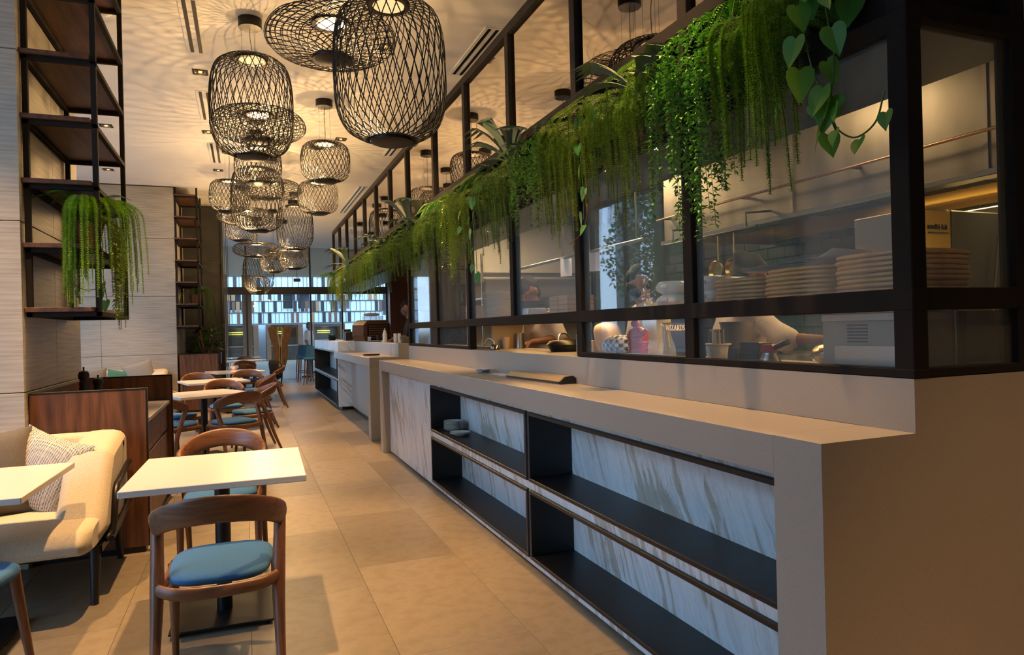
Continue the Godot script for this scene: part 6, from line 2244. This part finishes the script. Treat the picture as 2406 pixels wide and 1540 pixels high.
# ---------------------------------------------------------------- people
func net(prims: Array, cell: float, k: float, g: G) -> void:
	# smooth union of tapered capsules [a, b, ra, rb], meshed as surface nets
	var lo := Vector3(1e9, 1e9, 1e9)
	var hi := -lo
	for p in prims:
		var r: float = maxf(p[2], p[3]) + cell * 2.0 + k
		lo = lo.min(p[0].min(p[1]) - Vector3(r, r, r))
		hi = hi.max(p[0].max(p[1]) + Vector3(r, r, r))
	var nx := int((hi.x - lo.x) / cell) + 2
	var ny := int((hi.y - lo.y) / cell) + 2
	var nz := int((hi.z - lo.z) / cell) + 2
	var f := PackedFloat32Array()
	f.resize(nx * ny * nz)
	f.fill(1.0)
	for p in prims:
		var a: Vector3 = p[0]
		var ra: float = p[2]
		var dr: float = p[3] - p[2]
		var ab: Vector3 = p[1] - p[0]
		var l2 := maxf(ab.length_squared(), 1e-9)
		var r := maxf(p[2], p[3]) + cell * 2.0 + k
		var i0 := Vector3i(((a.min(p[1]) - Vector3(r, r, r) - lo) / cell).floor())
		var i1 := Vector3i(((a.max(p[1]) + Vector3(r, r, r) - lo) / cell).ceil())
		for z in range(maxi(i0.z, 0), mini(i1.z + 1, nz)):
			for y in range(maxi(i0.y, 0), mini(i1.y + 1, ny)):
				var at := (z * ny + y) * nx
				for x in range(maxi(i0.x, 0), mini(i1.x + 1, nx)):
					var q := lo + Vector3(x, y, z) * cell - a
					var t := clampf(q.dot(ab) / l2, 0.0, 1.0)
					var d := (q - ab * t).length() - ra - dr * t
					var e := f[at + x]
					var h := maxf(k - absf(d - e), 0.0) / k
					f[at + x] = minf(d, e) - h * h * k * 0.25
	var id := PackedInt32Array()
	id.resize(f.size())
	id.fill(-1)
	var step := [0, 1, nx, nx + 1, nx * ny, nx * ny + 1, nx * ny + nx, nx * ny + nx + 1]
	var corner := []
	for c in 8:
		corner.append(Vector3(c & 1, (c >> 1) & 1, (c >> 2) & 1))
	var edges := [[0, 1], [2, 3], [4, 5], [6, 7], [0, 2], [1, 3], [4, 6], [5, 7], [0, 4], [1, 5], [2, 6], [3, 7]]
	for z in nz - 1:
		for y in ny - 1:
			var row := (z * ny + y) * nx
			for x in nx - 1:
				var o := row + x
				var v0 := f[o]
				if v0 > cell * 2.0 or v0 < -cell * 2.0:
					continue
				var inside := 0
				for c in 8:
					if f[o + step[c]] < 0.0:
						inside += 1
				if inside == 0 or inside == 8:
					continue
				var sum := Vector3.ZERO
				var m := 0
				for e in edges:
					var p := f[o + step[e[0]]]
					var q := f[o + step[e[1]]]
					if (p < 0.0) != (q < 0.0):
						sum += corner[e[0]].lerp(corner[e[1]], p / (p - q))
						m += 1
				var grad := Vector3(f[o + 1] + f[o + nx + 1] - v0 - f[o + nx], f[o + nx] + f[o + nx + 1] - v0 - f[o + 1], f[o + step[4]] + f[o + step[7]] - v0 - f[o + step[3]])
				id[o] = g.vert(lo + (Vector3(x, y, z) + sum / m) * cell, grad.normalized())
	for z in range(1, nz - 1):
		for y in range(1, ny - 1):
			var row := (z * ny + y) * nx
			for x in range(1, nx - 1):
				var o := row + x
				var s := f[o] < 0.0
				for ax in 3:
					var d: int = [1, nx, nx * ny][ax]
					if (f[o + d] < 0.0) == s:
						continue
					var u: int = [nx, nx * ny, 1][ax]
					var w: int = [nx * ny, 1, nx][ax]
					var q := [id[o], id[o - u], id[o - u - w], id[o - w]]
					if q[0] < 0 or q[1] < 0 or q[2] < 0 or q[3] < 0:
						continue
					g.tri(q[0], q[1], q[2])
					g.tri(q[0], q[2], q[3])


func hand_prims(wrist: Vector3, fore: Vector3, palm_n: Vector3, thumb_side: float, curl: float) -> Array:
	# wrist, direction of the hand, the way the palm faces
	var d := fore.normalized()
	var n := (palm_n - d * palm_n.dot(d)).normalized()
	var s := d.cross(n) * thumb_side
	var out := []
	for k in 4:
		var o := s * (0.027 - 0.018 * k)
		out.append([wrist + s * (0.012 - 0.008 * k), wrist + d * 0.085 + o, 0.016, 0.012])
		var p := wrist + d * 0.088 + o
		var ln: float = [0.075, 0.083, 0.077, 0.06][k]
		var dir := d
		for j in 3:
			dir = (dir * cos(curl) + n * sin(curl)).normalized() if j == 0 else (dir * cos(curl * 1.1) + (n - dir * n.dot(dir)).normalized() * sin(curl * 1.1)).normalized()
			var e: Vector3 = p + dir * ln * [0.45, 0.32, 0.25][j]
			out.append([p, e, 0.0095 - 0.001 * j, 0.0085 - 0.001 * j])
			p = e
	var tp := wrist + d * 0.03 + s * 0.028
	var td := (d * 0.7 + s * 0.75 + n * 0.25).normalized()
	out.append([wrist + d * 0.012 + s * 0.01, tp, 0.017, 0.014])
	out.append([tp, tp + td * 0.04, 0.013, 0.011])
	out.append([tp + td * 0.04, tp + td * 0.04 + (td + d * 0.5 + n * 0.3).normalized() * 0.032, 0.0105, 0.009])
	return out


func person(label: String, at: Vector3, turn: float, j: Dictionary, look: Dictionary) -> Node3D:
	# joints in the person's own axes: facing +z, left hand at +x
	var t := thing("person", label, "person", at, turn)
	var N: Vector3 = j.neck
	var H: Vector3 = j.head
	var P: Vector3 = j.pelvis
	var C: Vector3 = j.chest
	var side := (Vector3.RIGHT) * 1.0
	var skin := []
	var shirt := []
	var pants := []
	for s in [-1.0, 1.0]:
		var w := "l" if s > 0 else "r"
		var sh: Vector3 = j["shoulder_" + w]
		var el: Vector3 = j["elbow_" + w]
		var wr: Vector3 = j["wrist_" + w]
		skin.append([sh, el, 0.05, 0.041])
		skin.append([el, wr, 0.041, 0.027])
		skin.append([P + side * s * 0.075, C + side * s * 0.085, 0.105, 0.11])
		skin.append([C + side * s * 0.08, sh, 0.1, 0.055])
		var hip: Vector3 = P + Vector3(s * 0.09, -0.05, 0)
		var kn: Vector3 = j.get("knee_" + w, Vector3(s * 0.1, 0.49, 0.02))
		var an: Vector3 = j.get("ankle_" + w, Vector3(s * 0.11, 0.08, -0.03))
		skin.append([hip, kn, 0.085, 0.052])
		skin.append([kn, an, 0.052, 0.036])
		pants.append([hip, kn, 0.102, 0.072])
		pants.append([kn, an + Vector3(0, 0.01, 0), 0.072, 0.058])
		pants.append([P + side * s * 0.075, P + side * s * 0.075 + Vector3(0, 0.06, 0), 0.12, 0.118])
		shirt.append([P + side * s * 0.08 + Vector3(0, -0.06, 0), C + side * s * 0.09, 0.128, 0.13])
		shirt.append([C + side * s * 0.085, sh, 0.118, 0.072])
		var cut: float = look.get("sleeve", 0.7)
		if cut <= 1.0:
			shirt.append([sh, sh.lerp(el, cut), 0.07, 0.066])
		else:
			shirt.append([sh, el, 0.07, 0.06])
			shirt.append([el, el.lerp(wr, cut - 1.0), 0.06, 0.052])
	skin.append([N - Vector3(0, 0.05, 0), H - Vector3(0, 0.05, 0), 0.056, 0.052])
	shirt.append([N - Vector3(0, 0.06, 0), N - Vector3(0, 0.015, 0), 0.075, 0.066])
	var g := G.new()
	net(skin, 0.02, 0.05, g)
	# head on its own finer grid
	var fw: Vector3 = (j.look as Vector3).normalized()
	var up := (Vector3.UP - fw * fw.y).normalized()
	var rt := up.cross(fw)
	var hp := [[H + up * 0.03 - fw * 0.012, H + up * 0.03 - fw * 0.02, 0.087, 0.085], [H + up * 0.01 + fw * 0.02, H - up * 0.06 + fw * 0.035, 0.07, 0.048], [H - up * 0.075 + fw * 0.055, H - up * 0.078 + fw * 0.058, 0.026, 0.024],
		[H + up * 0.012 + fw * 0.088, H - up * 0.022 + fw * 0.106, 0.009, 0.014], [H - up * 0.05 + fw * 0.082, H - up * 0.051 + fw * 0.083, 0.013, 0.013], [H - up * 0.06, N, 0.05, 0.054]]
	for s in [-1.0, 1.0]:
		hp.append([H + rt * s * 0.082 + up * 0.012 - fw * 0.01, H + rt * s * 0.084 - up * 0.02, 0.016, 0.011])
		hp.append([H + rt * s * 0.03 + up * 0.028 + fw * 0.078, H + rt * s * 0.05 + up * 0.026 + fw * 0.066, 0.011, 0.01])
	net(hp, 0.008, 0.018, g)
	for w in ["l", "r"]:
		if j.has("hand_" + w):
			var h: Array = j["hand_" + w]
			net(hand_prims(j["wrist_" + w], h[0], h[1], 1.0 if w == "l" else -1.0, h[2]), 0.005, 0.006, g)
	part("body", g, look.get("skin", M.skin), t)
	g = G.new()
	for s in [-1.0, 1.0]:
		g.ball(H + rt * s * 0.033 + up * 0.008 + fw * 0.083, 0.0095, 8)
	part("eyes", g, M.hair, t)
	g = G.new()
	net(shirt, 0.018, 0.06, g)
	part("shirt", g, look.shirt, t)
	g = G.new()
	net(pants, 0.022, 0.06, g)
	part("trousers", g, look.get("pants", M.black_cloth), t)
	for s in [-1.0, 1.0]:
		var an: Vector3 = j.get("ankle_" + ("l" if s > 0 else "r"), Vector3(s * 0.11, 0.08, -0.03))
		g = G.new()
		g.pad(Transform3D(Basis(), Vector3(an.x, 0.045, an.z + 0.06)), Vector3(0.048, 0.045, 0.135), 0.6, 0.7)
		part("shoe", g, M.black_plastic, t)
	g = G.new()
	var hair := [[H + up * 0.055 - fw * 0.02, H + up * 0.05 + fw * 0.02, 0.085, 0.07], [H + up * 0.03 - fw * 0.035, H - up * 0.04 - fw * 0.045, 0.082, 0.06]]
	if look.has("bun"):
		hair.append([H + up * 0.07 - fw * 0.1, H + up * 0.08 - fw * 0.11, 0.042, 0.04])
	net(hair, 0.01, 0.03, g)
	part("hair", g, M.hair, t)
	if look.has("mask"):
		g = G.new()
		net([[H - up * 0.015 + fw * 0.07, H - up * 0.07 + fw * 0.05, 0.052, 0.05], [H - up * 0.03 + fw * 0.1, H - up * 0.05 + fw * 0.095, 0.016, 0.02]], 0.008, 0.02, g)
		part("face_mask", g, look.mask, t)
	if look.has("apron"):
		g = G.new()
		var rows := []
		for i in 9:
			var row := PackedVector3Array()
			var y := lerpf(0.45, 1.32, i / 8.0)
			for k in 9:
				var a := (-1.0 + k / 4.0) * (1.25 if y < 1.1 else 0.7)
				var c: Vector3 = P.lerp(C, clampf((y - P.y) / maxf(C.y - P.y, 0.1), 0.0, 1.2))
				row.append(Vector3(c.x + sin(a) * 0.222, y, c.z + cos(a) * (0.155 if y > 0.9 else 0.17)))
			rows.append(row)
		g.sheet(rows)
		part("apron", g, look.apron, t)
		g = G.new()
		var loop := []
		for k in 17:
			var a := TAU * k / 16.0
			loop.append(Vector3(P.x + sin(a) * 0.222, P.y + look.get("tie", 0.12), P.z + cos(a) * 0.158))
		g.tube(loop, 0.012, 6, false)
		g.tube([Vector3(P.x + 0.02, P.y + look.get("tie", 0.12), P.z - 0.16), Vector3(P.x + 0.06, P.y + look.get("tie", 0.12) - 0.14, P.z - 0.175), Vector3(P.x + 0.07, P.y + look.get("tie", 0.12) - 0.34, P.z - 0.17)], 0.011, 6)
		part("apron_string", g, look.apron, t)
	return t


func people() -> void:
	var stand := {"pelvis": Vector3(0, 0.96, 0), "chest": Vector3(0, 1.28, 0), "neck": Vector3(0, 1.48, 0.0), "head": Vector3(0, 1.64, 0.03), "look": Vector3(0, -0.15, 1),
		"shoulder_l": Vector3(0.185, 1.42, 0), "shoulder_r": Vector3(-0.185, 1.42, 0), "elbow_l": Vector3(0.25, 1.13, -0.02), "elbow_r": Vector3(-0.25, 1.13, -0.02), "wrist_l": Vector3(0.25, 0.88, 0.08), "wrist_r": Vector3(-0.25, 0.88, 0.08)}
	# the cook who bends over the open pass
	var a := stand.duplicate()
	a.merge({"pelvis": Vector3(0, 1.0, -0.05), "chest": Vector3(0, 1.34, 0.02), "neck": Vector3(0, 1.56, 0.08), "head": Vector3(0.02, 1.72, 0.16), "look": Vector3(0, -0.75, 1),
		"shoulder_l": Vector3(0.19, 1.49, 0.06), "shoulder_r": Vector3(-0.19, 1.49, 0.06), "elbow_l": Vector3(0.28, 1.3, 0.03), "wrist_l": Vector3(0.1, 1.268, 0.23), "elbow_r": Vector3(-0.29, 1.31, 0.08), "wrist_r": Vector3(-0.16, 1.275, 0.3),
		"hand_l": [Vector3(-0.25, -0.16, 0.5), Vector3(-0.2, -1, -0.2), 0.4], "hand_r": [Vector3(0.25, -0.16, 0.5), Vector3(0.1, -1, -0.2), 0.4]}, true)
	person("cook in a pale short-sleeved jacket working at the open pass", Vector3(2.54, 0, -5.72), -1.25, a, {"shirt": M.pale_jacket, "skin": M.skin_tan, "sleeve": 0.9})
	# the cook with a dark mask behind the reflections
	var b := stand.duplicate()
	b.merge({"head": Vector3(0, 1.72, 0.07), "neck": Vector3(0, 1.56, 0.03), "chest": Vector3(0, 1.34, 0), "pelvis": Vector3(0, 1.0, 0), "shoulder_l": Vector3(0.185, 1.48, 0), "shoulder_r": Vector3(-0.185, 1.48, 0), "look": Vector3(0.05, -0.45, 1), "elbow_l": Vector3(0.28, 1.17, 0.06), "wrist_l": Vector3(0.16, 1.1, 0.3), "elbow_r": Vector3(-0.28, 1.17, 0.06), "wrist_r": Vector3(-0.16, 1.1, 0.3),
		"hand_l": [Vector3(-0.2, -0.1, 0.5), Vector3(-0.2, -1, 0), 0.45], "hand_r": [Vector3(0.2, -0.1, 0.5), Vector3(0.2, -1, 0), 0.45]}, true)
	person("cook with dark hair and a black mask looking down behind the glass", Vector3(2.85, 0, -4.42), -1.75, b, {"shirt": M.pale_jacket, "mask": M.black_cloth, "sleeve": 1.3, "apron": M.black_cloth})
	# the cook at the stove, seen from behind
	var c := stand.duplicate()
	c.merge({"head": Vector3(0, 1.69, 0.08), "neck": Vector3(0, 1.53, 0.03), "chest": Vector3(0, 1.32, 0), "pelvis": Vector3(0, 1.0, 0), "shoulder_l": Vector3(0.185, 1.46, 0), "shoulder_r": Vector3(-0.19, 1.46, 0.02), "look": Vector3(0.1, -0.5, 1), "elbow_r": Vector3(-0.4, 1.3, 0.14), "wrist_r": Vector3(-0.54, 1.29, 0.33), "elbow_l": Vector3(0.27, 1.15, 0.05), "wrist_l": Vector3(0.2, 1.08, 0.28),
		"hand_r": [Vector3(-0.3, -0.2, 0.5), Vector3(0, -1, 0.1), 0.5]}, true)
	person("cook seen from behind in a pale jacket and tied dark apron at the stove", Vector3(2.85, 0, -3.42), 1.15, c, {"shirt": M.pale_jacket, "skin": M.skin_tan, "bun": true, "tie": 0.35, "sleeve": 1.12, "apron": M.apron_cloth})
	# the barista
	var d := stand.duplicate()
	d.merge({"pelvis": Vector3(0, 1.02, 0), "chest": Vector3(0, 1.4, 0.02), "neck": Vector3(0, 1.6, 0.04), "head": Vector3(0, 1.76, 0.09), "look": Vector3(-0.1, -0.45, 1), "shoulder_l": Vector3(0.19, 1.53, 0.02), "shoulder_r": Vector3(-0.19, 1.53, 0.02), "elbow_l": Vector3(0.27, 1.3, 0.1), "wrist_l": Vector3(0.16, 1.27, 0.34), "elbow_r": Vector3(-0.27, 1.3, 0.1), "wrist_r": Vector3(-0.1, 1.28, 0.33),
		"hand_l": [Vector3(-0.2, -0.15, 0.5), Vector3(-0.2, -1, 0), 0.5]}, true)
	person("barista in black with a dark cap of hair and mask behind the coffee counter", Vector3(2.52, 0, -10.75), -1.7, d, {"shirt": M.black_cloth, "mask": M.grey_cloth, "sleeve": 0.9})
	# the guard outside
	person("guard in a white shirt and black trousers standing outside the doors", Vector3(2.02, 0, -24.2), 1.2, stand, {"shirt": M.white_cloth, "skin": M.skin_tan, "sleeve": 0.7})
